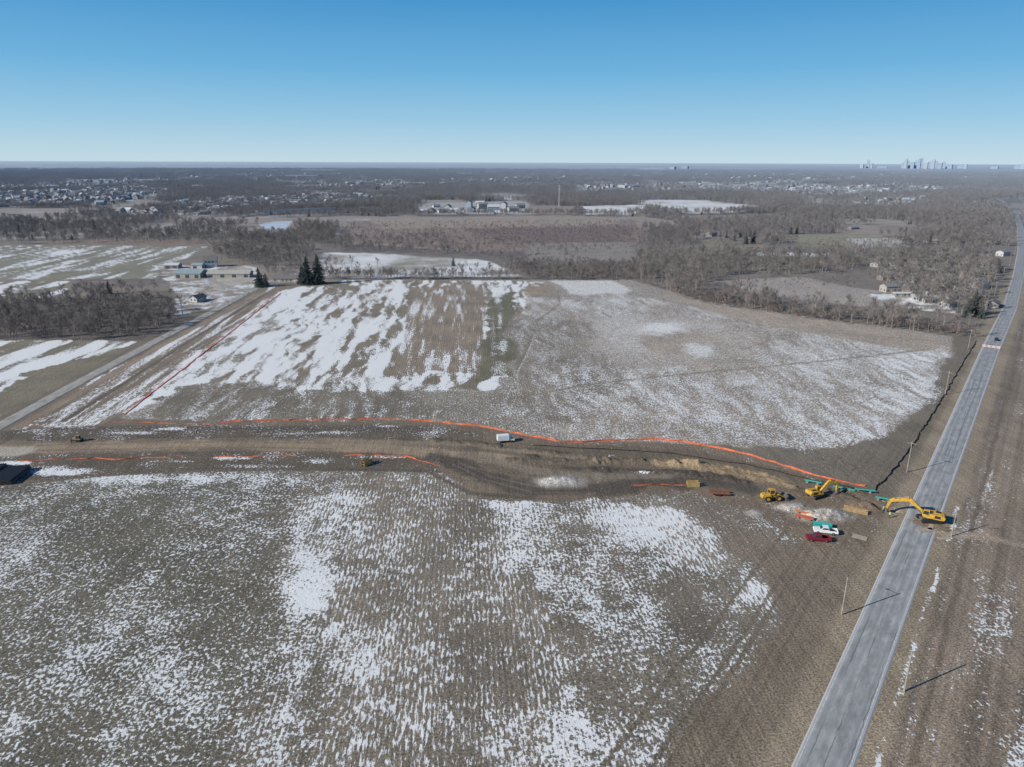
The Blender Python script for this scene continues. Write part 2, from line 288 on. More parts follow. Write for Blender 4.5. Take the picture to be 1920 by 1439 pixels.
def mat(name,col,rough=.7,metal=0,var=.25,scale=1.5,far=False,spec=.3,rnd=0,hcol=HAZE):
    m=bpy.data.materials.new(name); m.use_nodes=True; nt=m.node_tree; b=nt.nodes['Principled BSDF']
    b.inputs['Roughness'].default_value=rough; b.inputs['Metallic'].default_value=metal; b.inputs['Specular IOR Level'].default_value=spec
    geo=N(nt,'ShaderNodeNewGeometry'); ns=N(nt,'ShaderNodeTexNoise'); ns.inputs['Scale'].default_value=scale; ns.inputs['Detail'].default_value=4
    nt.links.new(geo.outputs['Position'],ns.inputs['Vector'])
    mr=N(nt,'ShaderNodeMapRange'); mr.inputs[1].default_value=.3; mr.inputs[2].default_value=.7; mr.inputs[3].default_value=1-var; mr.inputs[4].default_value=1+var
    nt.links.new(ns.outputs['Fac'],mr.inputs[0])
    mu=N(nt,'ShaderNodeVectorMath',operation='SCALE'); mu.inputs[0].default_value=col; nt.links.new(mr.outputs[0],mu.inputs['Scale'])
    o=mu.outputs[0]
    if rnd:
        oi=N(nt,'ShaderNodeObjectInfo'); m2=N(nt,'ShaderNodeMapRange'); m2.inputs[3].default_value=1-rnd; m2.inputs[4].default_value=1+rnd
        nt.links.new(oi.outputs['Random'],m2.inputs[0]); s2=N(nt,'ShaderNodeVectorMath',operation='SCALE'); nt.links.new(o,s2.inputs[0]); nt.links.new(m2.outputs[0],s2.inputs['Scale']); o=s2.outputs[0]
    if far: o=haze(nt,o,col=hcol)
    nt.links.new(o,b.inputs['Base Color']); return m
gm=bpy.data.materials.new("field_ground"); gm.use_nodes=True; nt=gm.node_tree; L=nt.links.new; bs=nt.nodes['Principled BSDF']
bs.inputs['Roughness'].default_value=.95; bs.inputs['Specular IOR Level'].default_value=.1
geo=N(nt,'ShaderNodeNewGeometry')
ab=N(nt,'ShaderNodeAttribute',attribute_name='soil'); asn=N(nt,'ShaderNodeAttribute',attribute_name='snow'); aro=N(nt,'ShaderNodeAttribute',attribute_name='row')
mp=N(nt,'ShaderNodeVectorRotate',rotation_type='Z_AXIS'); mp.inputs['Angle'].default_value=hd; L(geo.outputs['Position'],mp.inputs['Vector'])
def noise(vec,scale,det,rough=.55,sc=None):
    if sc:
        v=N(nt,'ShaderNodeVectorMath',operation='MULTIPLY'); L(vec,v.inputs[0]); v.inputs[1].default_value=sc; vec=v.outputs[0]
    n=N(nt,'ShaderNodeTexNoise'); n.inputs['Scale'].default_value=scale; n.inputs['Detail'].default_value=det; n.inputs['Roughness'].default_value=rough; L(vec,n.inputs['Vector']); return n.outputs['Fac']
def math_(op,a,b=None,c=None,clamp=False):
    n=N(nt,'ShaderNodeMath',operation=op); n.use_clamp=clamp
    for i,x in enumerate((a,b,c)):
        if x is None: continue
        if isinstance(x,(int,float)): n.inputs[i].default_value=x
        else: L(x,n.inputs[i])
    return n.outputs[0]
def mixf(f,a,b):
    n=N(nt,'ShaderNodeMix'); n.data_type='FLOAT'; L(f,n.inputs[0]); L(a,n.inputs[2]); L(b,n.inputs[3]); return n.outputs[0]
def maprange(x,a,b,c,d):
    n=N(nt,'ShaderNodeMapRange'); n.interpolation_type='SMOOTHSTEP'
    for i,v in enumerate((x,a,b,c,d)):
        if isinstance(v,(int,float)): n.inputs[i].default_value=v
        else: L(v,n.inputs[i])
    return n.outputs[0]
n1=noise(mp.outputs[0],1.35,5,.68,(1.15,.85,1))
n2=noise(mp.outputs[0],1.0,5,.68,(2.0,.42,1))
n3=noise(geo.outputs['Position'],.35,3,.55)
sx=N(nt,'ShaderNodeSeparateXYZ'); L(mp.outputs[0],sx.inputs[0])
wob=noise(mp.outputs[0],.03,2,.5)
sn_=math_('SINE',math_('MULTIPLY_ADD',sx.outputs[0],2*math.pi/1.0,math_('MULTIPLY',wob,2.5)))
rowamp=math_('MULTIPLY',aro.outputs['Fac'],.028)
nn=mixf(aro.outputs['Fac'],n1,n2)
nn=math_('MULTIPLY_ADD',n3,.14,math_('MULTIPLY_ADD',nn,1.0,-.07))
nn=math_('MULTIPLY_ADD',sn_,rowamp,nn)
thr=math_('MULTIPLY_ADD',asn.outputs['Fac'],-.37,.685)
d_=math_('SUBTRACT',nn,thr)
sm=maprange(d_,-.008,.028,0.,1.)
hf=noise(geo.outputs['Position'],2.6,5,.7); lf=noise(geo.outputs['Position'],.05,4,.6); rf=noise(mp.outputs[0],1.,3,.6,(1.3,.05,1))
v1=maprange(hf,.3,.7,.45,2.1); v2=maprange(lf,.3,.7,.86,1.14); v3=maprange(rf,.3,.7,.84,1.16)
vv=math_('MULTIPLY',v1,math_('MULTIPLY',v2,v3))
vv=math_('MULTIPLY',vv,math_('MULTIPLY_ADD',sn_,math_('MULTIPLY',aro.outputs['Fac'],.13),1.))
warm=N(nt,'ShaderNodeVectorMath',operation='MULTIPLY'); L(ab.outputs['Color'],warm.inputs[0]); warm.inputs[1].default_value=(1.17,1.10,1.04)
sc=N(nt,'ShaderNodeVectorMath',operation='SCALE'); L(warm.outputs[0],sc.inputs[0]); L(vv,sc.inputs['Scale'])
tn=noise(mp.outputs[0],1.3,4,.7); tm=maprange(tn,.53,.66,0.,.34)
st=N(nt,'ShaderNodeMixRGB'); L(tm,st.inputs[0]); L(sc.outputs[0],st.inputs[1]); st.inputs[2].default_value=(.34,.29,.22,1)
mxs=N(nt,'ShaderNodeMixRGB'); L(sm,mxs.inputs[0]); L(st.outputs[0],mxs.inputs[1])
scol=N(nt,'ShaderNodeMixRGB'); L(maprange(hf,.35,.65,0.,1.),scol.inputs[0]); scol.inputs[1].default_value=(.78,.77,.75,1); scol.inputs[2].default_value=(.93,.92,.90,1)
L(scol.outputs[0],mxs.inputs[2])
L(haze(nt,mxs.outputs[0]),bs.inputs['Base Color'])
hgt=math_('MULTIPLY_ADD',sm,.25,hf)
bp=N(nt,'ShaderNodeBump'); bp.inputs['Strength'].default_value=.7; bp.inputs['Distance'].default_value=.14; L(hgt,bp.inputs['Height']); L(bp.outputs[0],bs.inputs['Normal'])
# ------------------------------------------------------------------ ground mesh
nc=len(az); nr=len(rr)
me=bpy.data.meshes.new("ground")
co=np.empty((NV+1,3)); co[:NV,0]=X; co[:NV,1]=Y; co[:NV,2]=Z; co[NV]=(0,0,0)
I,J=np.meshgrid(np.arange(nr-1),np.arange(nc),indexing='ij'); J2=(J+1)%nc
q=np.stack([I*nc+J,(I+1)*nc+J,(I+1)*nc+J2,I*nc+J2],-1).reshape(-1,4)[:,::-1]
t=np.stack([np.full(nc,NV),np.arange(nc),(np.arange(nc)+1)%nc],-1)[:,::-1]
me.vertices.add(NV+1); me.vertices.foreach_set('co',co.astype(np.float32).ravel())
loops=np.concatenate([q.ravel(),t.ravel()]); me.loops.add(len(loops)); me.loops.foreach_set('vertex_index',loops.astype(np.int32))
ls=np.concatenate([np.arange(len(q))*4,len(q)*4+np.arange(nc)*3]); me.polygons.add(len(ls)); me.polygons.foreach_set('loop_start',ls.astype(np.int32))
me.update(calc_edges=True)
at=me.attributes.new('soil','FLOAT_COLOR','POINT'); c4=np.ones((NV+1,4),np.float32); c4[:NV,:3]=base; c4[NV,:3]=SOIL; at.data.foreach_set('color',c4.ravel())
for nm,ar in (('snow',snow),('row',row)):
    at=me.attributes.new(nm,'FLOAT','POINT'); at.data.foreach_set('value',np.append(np.clip(ar,0,1),0).astype(np.float32))
me.polygons.foreach_set('use_smooth',np.ones(len(ls),bool))
me.materials.append(gm); go=bpy.data.objects.new("ground",me); scene.collection.objects.link(go)
def gz(x,y):
    a=math.atan2(x,y); r=math.hypot(x,y)
    j=int(np.argmin(np.abs(az-a))); i=int(np.argmin(np.abs(rr-r))); return float(Z[i*nc+j])
# ------------------------------------------------------------------ mesh helpers
def box(x0,x1,y0,y1,z0,z1):
    v=[(x0,y0,z0),(x1,y0,z0),(x1,y1,z0),(x0,y1,z0),(x0,y0,z1),(x1,y0,z1),(x1,y1,z1),(x0,y1,z1)]
    return v,[(0,3,2,1),(4,5,6,7),(0,1,5,4),(1,2,6,5),(2,3,7,6),(3,0,4,7)]
def prism(prof,y0,y1):
    n=len(prof); v=[(x,y0,z) for x,z in prof]+[(x,y1,z) for x,z in prof]
    f=[tuple(range(n)),tuple(range(2*n-1,n-1,-1))]+[(i,i+n,(i+1)%n+n,(i+1)%n) for i in range(n)]
    return v,f
def cyl(p,q,r1,r2=None,n=10):
    r2=r1 if r2 is None else r2; p=Vector(p); q=Vector(q); d=(q-p).normalized()
    a=d.orthogonal().normalized(); b=d.cross(a); v=[]
    for c,r in ((p,r1),(q,r2)):
        for i in range(n):
            t=2*math.pi*i/n; v.append(tuple(c+a*(math.cos(t)*r)+b*(math.sin(t)*r)))
    f=[(i,(i+1)%n,(i+1)%n+n,i+n) for i in range(n)]+[tuple(range(n-1,-1,-1)),tuple(range(n,2*n))]
    return v,f
def merge(*ps):
    V_=[];F_=[]
    for v,f in ps:
        o=len(V_); V_+=list(v); F_+=[tuple(i+o for i in x) for x in f]
    return V_,F_
def tf(p,loc=(0,0,0),rz=0,s=1):
    c,sn=math.cos(rz),math.sin(rz)
    return [((x*c-y*sn)*s+loc[0],(x*sn+y*c)*s+loc[1],z*s+loc[2]) for x,y,z in p[0]],p[1]
def mkobj(name,vf,m,parent=None,bevel=0,smooth=False,link=True):
    me=bpy.data.meshes.new(name); me.from_pydata([tuple(map(float,v)) for v in vf[0]],[],vf[1]); me.update()
    for x in (m if isinstance(m,(list,tuple)) else [m]): me.materials.append(x)
    if smooth: me.shade_smooth()
    o=bpy.data.objects.new(name,me)
    if link: scene.collection.objects.link(o)
    if parent: o.parent=parent
    if bevel:
        b=o.modifiers.new('bevel','BEVEL'); b.width=bevel; b.segments=2; b.limit_method='ANGLE'
    return o
def root(name,px=None,rz=0,loc=None,s=1,z=None):
    e=bpy.data.objects.new(name,None); scene.collection.objects.link(e)
    if px is not None:
        w=g(*px); loc=(w[0],w[1],gz(w[0],w[1]) if z is None else z)
    e.location=loc; e.rotation_euler=(0,0,rz); e.scale=(s,s,s); e.empty_display_size=.3; return e
def head(a,b):
    d=g(*b)-g(*a); return math.atan2(d[1],d[0])
YEL=mat("machine_yellow_paint",(.56,.33,.05),.5,var=.3); BLK=mat("black_rubber",(.03,.03,.03),.8); STL=mat("worn_steel",(.22,.2,.18),.5,.5)
GLS=mat("dark_glass",(.03,.04,.05),.12,spec=.6,var=.05); WHT=mat("white_paint",(.78,.78,.77),.4,var=.04); RED=mat("maroon_paint",(.22,.02,.035),.35,var=.05)
ORG=mat("orange_safety_mesh",(.60,.15,.07),.8,var=.3); BSF=mat("black_silt_fabric",(.03,.03,.035),.9); TEAL=mat("teal_pvc_pipe",(.03,.36,.31),.5,var=.1)
WOOD=mat("weathered_wood",(.26,.22,.18),.85); TAN=mat("timber_plate",(.42,.35,.27),.8); RUST=mat("rusty_steel",(.22,.1,.065),.8); DGR=mat("dark_grey_pipe",(.06,.06,.065),.6)
CHR=mat("chrome_trim",(.5,.5,.5),.3,.8); AMB=mat("tail_light_red",(.4,.02,.02),.4)
# ------------------------------------------------------------------ roads
def ribbon(name,P,w,m,z,crown=.0,skirt=.0):
    n=len(P); vs=[];fs=[];uv=[]; s=0
    for i in range(n):
        a=P[max(i-1,0)]; b=P[min(i+1,n-1)]; t=(b-a)/np.linalg.norm(b-a); nr_=np.array([t[1],-t[0]])
        if i: s+=np.linalg.norm(P[i]-P[i-1])
        prof=[(-w/2-skirt*2,-skirt),(-w/2,0),(0,crown),(w/2,0),(w/2+skirt*2,-skirt)] if skirt else [(-w/2,0),(w/2,0)]
        for o,h in prof:
            p=P[i]+nr_*o; vs.append((p[0],p[1],z+h)); uv.append((o,s))
        k=len(prof)
        if i:
            for j in range(k-1):
                fs.append(((i-1)*k+j,(i-1)*k+j+1,i*k+j+1,i*k+j))
    ob=mkobj(name,(vs,fs),m)
    ul=ob.data.uv_layers.new(name='UVMap')
    for lp in ob.data.loops: ul.data[lp.index].uv=uv[lp.vertex_index]
    return ob
def roadmat(name,c1,c2,crack):
    m=bpy.data.materials.new(name); m.use_nodes=True; nt=m.node_tree; b=nt.nodes['Principled BSDF']; b.inputs['Roughness'].default_value=.85; b.inputs['Specular IOR Level'].default_value=.2
    L=nt.links.new; uv=N(nt,'ShaderNodeUVMap'); sx=N(nt,'ShaderNodeSeparateXYZ'); L(uv.outputs[0],sx.inputs[0])
    def nz_(sc,scale,det):
        v=N(nt,'ShaderNodeVectorMath',operation='MULTIPLY'); L(uv.outputs[0],v.inputs[0]); v.inputs[1].default_value=sc
        n=N(nt,'ShaderNodeTexNoise'); n.inputs['Scale'].default_value=scale; n.inputs['Detail'].default_value=det; n.inputs['Roughness'].default_value=.65; L(v.outputs[0],n.inputs['Vector']); return n.outputs['Fac']
    def mr(x,a,b_,c,d):
        n=N(nt,'ShaderNodeMapRange'); L(x,n.inputs[0])
        for i,v in enumerate((a,b_,c,d)): n.inputs[i+1].default_value=v
        return n.outputs[0]
    a=nz_((1.6,.015,1),1.,5); bq=nz_((1,.35,1),.6,6)
    mx=N(nt,'ShaderNodeMixRGB'); L(mr(a,.35,.65,0,1),mx.inputs[0]); mx.inputs[1].default_value=(*c1,1); mx.inputs[2].default_value=(*c2,1)
    m2=N(nt,'ShaderNodeMixRGB'); m2.blend_type='MULTIPLY'; m2.inputs[0].default_value=.8; L(mx.outputs[0],m2.inputs[1]); L(mr(bq,.3,.7,.55,1.45),m2.inputs[2])
    o=m2.outputs[0]
    if crack:
        for c_ in (-2.55,-.95,.95,2.55):
            s1=N(nt,'ShaderNodeMath',operation='SUBTRACT'); L(sx.outputs[0],s1.inputs[0]); s1.inputs[1].default_value=c_
            s2=N(nt,'ShaderNodeMath',operation='ABSOLUTE'); L(s1.outputs[0],s2.inputs[0])
            mm=N(nt,'ShaderNodeMixRGB'); L(mr(s2.outputs[0],.1,.55,.45,0),mm.inputs[0]); L(o,mm.inputs[1]); mm.inputs[2].default_value=(.24,.24,.24,1); o=mm.outputs[0]
        s2=N(nt,'ShaderNodeMath',operation='ABSOLUTE'); L(sx.outputs[0],s2.inputs[0])
        mm=N(nt,'ShaderNodeMixRGB'); L(mr(s2.outputs[0],2.9,3.8,0,.8),mm.inputs[0]); L(o,mm.inputs[1]); mm.inputs[2].default_value=(.50,.49,.47,1); o=mm.outputs[0]
        w=nz_((.25,.5,1),1.,5)
        ad=N(nt,'ShaderNodeMath',operation='MULTIPLY_ADD'); L(w,ad.inputs[0]); ad.inputs[1].default_value=.8; L(sx.outputs[0],ad.inputs[2])
        gate=mr(nz_((.1,.04,1),1.,3),.45,.55,0,1)
        for off in (.45,-1.9,3.5):
            s1=N(nt,'ShaderNodeMath',operation='SUBTRACT'); L(ad.outputs[0],s1.inputs[0]); s1.inputs[1].default_value=off
            s2=N(nt,'ShaderNodeMath',operation='ABSOLUTE'); L(s1.outputs[0],s2.inputs[0])
            s3=N(nt,'ShaderNodeMath',operation='MULTIPLY'); L(mr(s2.outputs[0],.03,.12,.7,0),s3.inputs[0]); L(gate,s3.inputs[1])
            mm=N(nt,'ShaderNodeMixRGB'); L(s3.outputs[0],mm.inputs[0]); L(o,mm.inputs[1]); mm.inputs[2].default_value=(.09,.09,.09,1); o=mm.outputs[0]
        w2=N(nt,'ShaderNodeMath',operation='MULTIPLY_ADD'); L(nz_((.5,.05,1),1.,4),w2.inputs[0]); w2.inputs[1].default_value=30.; L(sx.outputs[1],w2.inputs[2])
        md=N(nt,'ShaderNodeMath',operation='PINGPONG'); L(w2.outputs[0],md.inputs[0]); md.inputs[1].default_value=8.5
        mm=N(nt,'ShaderNodeMixRGB'); L(mr(md.outputs[0],.03,.12,.4,0),mm.inputs[0]); L(o,mm.inputs[1]); mm.inputs[2].default_value=(.12,.12,.12,1); o=mm.outputs[0]
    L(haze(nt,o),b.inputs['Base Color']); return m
ASP=roadmat("salted_asphalt",(.31,.308,.305),(.40,.396,.39),True)
GRV=roadmat("gravel_road_surface",(.34,.315,.275),(.43,.40,.355),False)
LNW=mat("faded_white_marking",(.62,.62,.61),.8,var=.3,scale=1.2,far=True); LNY=mat("faded_yellow_marking",(.38,.34,.27),.8,var=.35,scale=1.5,far=True)
far_=[tuple(x) for x in G([(1893,580),(1910,515),(1916,470),(1914,430),(1906,405),(1890,384),(1870,372)])]
RP=[RC[0]-rd*230]+[RC[0]+rd*t for t in np.linspace(-100,np.linalg.norm(RC[1]-RC[0]),12)]+[np.array(x) for x in far_]
ribbon("road",RP,RW*2,ASP,.13,crown=.06,skirt=.16)
def offs(P,o):
    out=[]
    for i in range(len(P)):
        a=P[max(i-1,0)]; b=P[min(i+1,len(P)-1)]; t=(b-a)/np.linalg.norm(b-a); out.append(P[i]+np.array([t[1],-t[0]])*o)
    return out
ribbon("road_edge_line",offs(RP[:14],-RW+.35),.12,LNW,.142); ribbon("road_edge_line",offs(RP[:14],RW-.35),.12,LNW,.142)
vs=[];fs=[]
for k in range(60):
    a=RC[0]+rd*(-150+k*12.); b=a+rd*3; k0=len(vs)
    for p,o in ((a,-.05),(a,.05),(b,.05),(b,-.05)):
        q_=p+rn*o; vs.append((q_[0],q_[1],.196))
    fs.append((k0,k0+1,k0+2,k0+3))
mkobj("road_centre_line",(vs,fs),LNY)
GP=G([(-420,1035),(-200,912),(0,799),(150,716),(300,636),(400,584),(470,546),(500,530),(560,512)])
ribbon("gravel_road",list(GP),5.4,GRV,.12,crown=.04,skirt=.12)
ribbon("farm_driveway",list(G([(470,546),(430,540),(400,528),(395,518)])),5,GRV,.06)
ribbon("crossroad",list(G([(2300,405),(1916,397),(1700,400),(1560,402)])),8,GRV,.15,skirt=.1)
def patch(name,cx,rx,ry,m,z,seed,heading):
    rs=random.Random(seed); v=[];n=26
    for i in range(n):
        t=2*math.pi*i/n; k=.75+.4*rs.random(); v.append((math.cos(t)*rx*k,math.sin(t)*ry*k,0))
    v.append((0,0,.05)); f=[(i,(i+1)%n,n) for i in range(n)]
    w=g(*cx); return mkobj(name,tf((v,f),(w[0],w[1],z),heading),m)
DRT=mat("tracked_dirt",(.24,.185,.13),.95,var=.4,scale=2)
hr=math.atan2(rd[1],rd[0])
patch("road_dirt",(1742,985),2.2,5.0,DRT,.205,3,hr)
for (u,v,a,b,c) in [(1735,996,4.5,1.6,.2),(1745,990,3.5,1.2,.9),(1612,1008,3.4,2.0,-.6),(1770,1010,3,1.2,.1)]:
    w=g(u,v); z=.22 if u not in (1612,1770) else gz(*w)+.05
    mkobj("steel_road_plate",tf(box(-a/2,a/2,-b/2,b/2,0,.09),(w[0],w[1],z),c),TAN,bevel=.01)
# ------------------------------------------------------------------ fences
def fence(name,pts,h,m,post=WOOD,sag=.2,dens=2.5,lean=.2,postr=.04,flop=0):
    P=G(pts); Q=[];T_=[]
    for a,b in zip(P[:-1],P[1:]):
        L_=np.linalg.norm(b-a); n=max(int(L_/dens),1)
        for i in range(n): Q.append(a+(b-a)*i/n); T_.append((b-a)/L_)
    Q.append(P[-1]); T_.append(T_[-1]); rs=random.Random(len(Q)); v=[];f=[];parts=[]
    for i,p in enumerate(Q):
        ox,oy=(rs.random()-.5)*.5,(rs.random()-.5)*.5; hh=h*(1-sag*rs.random()*2); z=gz(p[0],p[1])
        fx,fy=T_[i][1]*flop,-T_[i][0]*flop
        v+=[(p[0]+ox,p[1]+oy,z-.05 if not flop else z+.12),(p[0]+ox+fx+rs.uniform(-lean,lean)*2,p[1]+oy+fy+rs.uniform(-lean,lean),z+hh)]
        if i: f.append((2*i-2,2*i,2*i+1,2*i-1))
        if i%2==0: parts.append(cyl((p[0]+ox,p[1]+oy,z-.1),(p[0]+ox,p[1]+oy,z+(h*1.25 if not flop else .8)),postr,n=5))
    r=root(name,loc=(0,0,0)); mkobj("mesh_panel",(v,f),m,r); mkobj("posts",merge(*parts),post,r)
fence("orange_safety_fence",[(408,793),(500,790),(600,788),(690,787),(760,788),(830,793),(900,800),(980,816),(1050,830),(1090,831),(1130,827),(1180,826),(1225,825),(1280,829),(1330,838),(1400,853),(1450,868),(1510,888),(1560,901),(1622,913)],.75,ORG,sag=.3)
# slumped fence laid over towards the field, so its face catches the sun
fence("orange_safety_fence",[(230,778),(300,724),(360,678),(440,616),(500,569),(526,550)],.32,mat("red_orange_safety_mesh",(.72,.19,.11),.8,var=.2),sag=.15,lean=.12,flop=.62,dens=4,postr=.025)
fence("orange_safety_fence",[(190,792),(250,792),(320,795),(400,796)],.4,ORG,sag=.45)
fence("orange_safety_fence",[(38,866),(100,862),(180,860),(215,863),(260,860),(340,859)],.5,ORG,sag=.4)
fence("orange_safety_fence",[(400,858),(480,856),(556,855)],.5,ORG,sag=.4)
fence("orange_safety_fence",[(640,855),(700,855),(760,857),(800,868),(828,876)],.55,ORG,sag=.35)
fence("orange_safety_fence",[(1185,911),(1240,909),(1290,911)],.5,ORG)
fence("black_silt_fence",[(1640,920),(1668,890),(1700,850),(1735,797),(1770,743),(1800,690),(1830,640)],.6,BSF)
fence("black_silt_fence",[(1000,836),(1100,842),(1250,850),(1400,872),(1520,900),(1600,916)],.4,BSF)
# ------------------------------------------------------------------ machines
def stad(L_,h,n=8):
    r=h/2; p=[]
    for i in range(n+1): t=-math.pi/2+math.pi*i/n; p.append((L_/2-r+math.cos(t)*r,r+math.sin(t)*r))
    for i in range(n+1): t=math.pi/2+math.pi*i/n; p.append((-L_/2+r+math.cos(t)*r,r+math.sin(t)*r))
    return p
def arm(p,q,hb=.35,he=.22):
    d=np.array([q[0]-p[0],q[1]-p[1]]); n=np.array([-d[1],d[0]])/np.linalg.norm(d)
    return [tuple(np.array(p)-n*hb),tuple(np.array(q)-n*he),tuple(np.array(q)+n*he),tuple(np.array(p)+n*hb)]
def excavator(px,rz,s=1,track=0.,tip=(9.2,.6),elbow=(4.6,5.4),wrist=(8.4,4.2),z=None):
    r=root("excavator",px,rz,s=s,z=z)
    tr=merge(prism(stad(4.9,1.0),-1.6,-.95),prism(stad(4.9,1.0),.95,1.6)); t=mkobj("crawler_tracks",tr,BLK,r); t.rotation_euler=(0,0,track)
    t=mkobj("track_frame",merge(box(-1.9,1.9,-.95,.95,.35,.85),cyl((0,0,.8),(0,0,1.2),.9,n=16)),STL,r); t.rotation_euler=(0,0,track)
    mkobj("engine_house",merge(prism([(-2.6,1.2),(1.3,1.2),(1.3,1.7),(.2,1.75),(.1,2.3),(-1.0,2.5),(-2.6,2.45)],-1.35,.25),prism([(-2.6,1.2),(1.4,1.2),(1.4,1.5),(.1,1.5),(.1,2.35),(-2.6,2.45)],.251,1.35)),YEL,r,.06)
    mkobj("counterweight",prism([(-3.2,1.3),(-2.605,1.15),(-2.605,2.45),(-3.0,2.4),(-3.3,1.9)],-1.35,1.35),YEL,r,.12)
    mkobj("engine_grilles",merge(box(-2.3,-.9,-1.375,-1.352,1.5,2.2),box(-2.2,-1.2,-.9,0,2.51,2.56),box(-2.3,-1.,1.352,1.375,1.5,2.2)),BLK,r)
    mkobj("cab_frame",prism([(.15,1.51),(1.55,1.51),(1.7,2.1),(1.35,3.1),(.15,3.15)],.45,1.4),YEL,r,.05)
    mkobj("cab_glass",merge(prism([(.3,2.1),(1.6,2.1),(1.32,3.0),(.3,3.0)],.43,1.42),box(1.0,1.665,.55,1.3,1.9,2.6)),GLS,r)
    mkobj("exhaust_stack",cyl((-1.4,-.7,2.4),(-1.4,-.7,3.1),.08),BLK,r)
    b=merge(prism(arm((1.1,1.7),elbow,.3,.5),-.3,.3),prism(arm(elbow,wrist,.5,.25),-.295,.295)); mkobj("boom",b,YEL,r,.03)
    mkobj("stick",merge(prism(arm((wrist[0]-.9,wrist[1]+.9),(wrist[0],wrist[1]),.2,.38),-.2,.2),prism(arm(wrist,tip,.38,.18),-.205,.205)),YEL,r,.02)
    mkobj("hydraulic_cylinders",merge(cyl((1.5,-.45,1.5),((1.1+elbow[0])/2+.5,-.45,(1.7+elbow[1])/2),.1),cyl((1.5,.45,1.5),((1.1+elbow[0])/2+.5,.45,(1.7+elbow[1])/2),.1),
        cyl((elbow[0]+.2,0,elbow[1]+.6),(wrist[0]-.85,0,wrist[1]+.9),.1)),STL,r)
    tx,tz=tip; mkobj("bucket",prism([(tx-.1,tz+.25),(tx+.35,tz+.1),(tx+.45,tz-.5),(tx+.1,tz-1.05),(tx-.55,tz-1.15),(tx-.95,tz-.75),(tx-.3,tz-.5)],-.6,.6),STL,r,.03)
    return r
excavator((1741,978),head((1741,978),(1668,962)),1.08,track=.5,z=.2,elbow=(4.8,4.6),wrist=(8.8,3.1),tip=(9.4,.7))
excavator((1531,932),head((1531,932),(1575,926)),.95,track=.2,elbow=(3.8,4.6),wrist=(6.9,3.6),tip=(6.7,1.1))
def wheel(x,y,r,w):
    s=1 if y>0 else -1
    return cyl((x,y-w/2,r),(x,y+w/2,r),r,n=18), cyl((x,y+s*(w/2-.02),r),(x,y+s*(w/2+.03),r),r*.55,n=14)
def loader(px,rz,s=1):
    r=root("wheel_loader",px,rz,s=s); T=[wheel(x,y,.85,.6) for x in (-1.6,1.6) for y in (-1.05,1.05)]
    mkobj("tyres",merge(*[t[0] for t in T]),BLK,r,.06); mkobj("wheel_hubs",merge(*[t[1] for t in T]),YEL,r)
    mkobj("engine_hood",prism([(-3.1,.9),(-.5,.9),(-.5,2.1),(-2.9,1.95),(-3.15,1.6)],-.8,.8),YEL,r,.08)
    mkobj("front_frame",merge(prism([(.1,.8),(2.4,.8),(2.4,1.3),(1.6,1.9),(.1,1.6)],-.5,.5),box(-.7,.2,-.4,.4,.7,1.3)),YEL,r,.05)
    mkobj("fenders",merge(box(-2.4,-.8,-1.35,-.75,1.72,1.85),box(-2.4,-.8,.75,1.35,1.72,1.85)),YEL,r,.03)
    mkobj("cab_roof",merge(box(-1.0,.6,-.75,.75,3.2,3.35),box(-1.,.55,-.7,.7,1.7,2.15),*[cyl((x,y,2.1),(x,y,3.25),.06) for x in (-.95,.5) for y in (-.68,.68)]),YEL,r)
    mkobj("cab_glass",box(-.9,.45,-.66,.66,2.15,3.2),GLS,r)
    mkobj("lift_arms",merge(prism([(1.4,1.7),(1.6,2.0),(3.7,.9),(3.6,.6)],-.65,-.45),prism([(1.4,1.7),(1.6,2.0),(3.7,.9),(3.6,.6)],.45,.65)),YEL,r,.02)
    mkobj("bucket",prism([(3.6,.15),(4.8,.1),(4.85,.2),(3.9,.45),(3.85,1.0),(4.3,1.5),(4.2,1.6),(3.5,1.2)],-1.45,1.45),STL,r,.02)
    mkobj("exhaust_stack",cyl((-1.9,0,2),(-1.9,0,2.7),.07),BLK,r); return r
loader((1446,938),head((1446,938),(1476,936)),1.0)
def dozer(px,rz):
    r=root("bulldozer",px,rz,s=.8); mkobj("crawler_tracks",merge(prism(stad(3.4,.95),-1.3,-.8),prism(stad(3.4,.95),.8,1.3)),BLK,r)
    DY=mat("dusty_yellow_paint",(.3,.24,.14),.8,var=.3)
    mkobj("hull",prism([(-1.5,.5),(1.6,.5),(1.65,1.6),(.3,1.75),(.2,1.3),(-1.5,1.3)],-.75,.75),DY,r,.05)
    mkobj("cab_glass",box(-.9,.2,-.6,.6,1.3,2.5),GLS,r); mkobj("cab_roof",merge(box(-1.05,.35,-.75,.75,2.5,2.62),*[cyl((x,y,1.3),(x,y,2.5),.06) for x in (-.95,.25) for y in (-.66,.66)]),DY,r)
    mkobj("blade",prism([(2.1,.0),(2.35,.1),(2.2,.6),(2.4,1.15),(2.25,1.2),(2.0,.6)],-1.6,1.6),DY,r); mkobj("push_arms",merge(box(0,2.1,-1.42,-1.32,.35,.6),box(0,2.1,1.32,1.42,.35,.6)),DY,r)
dozer((146,828),head((146,827),(110,827)))
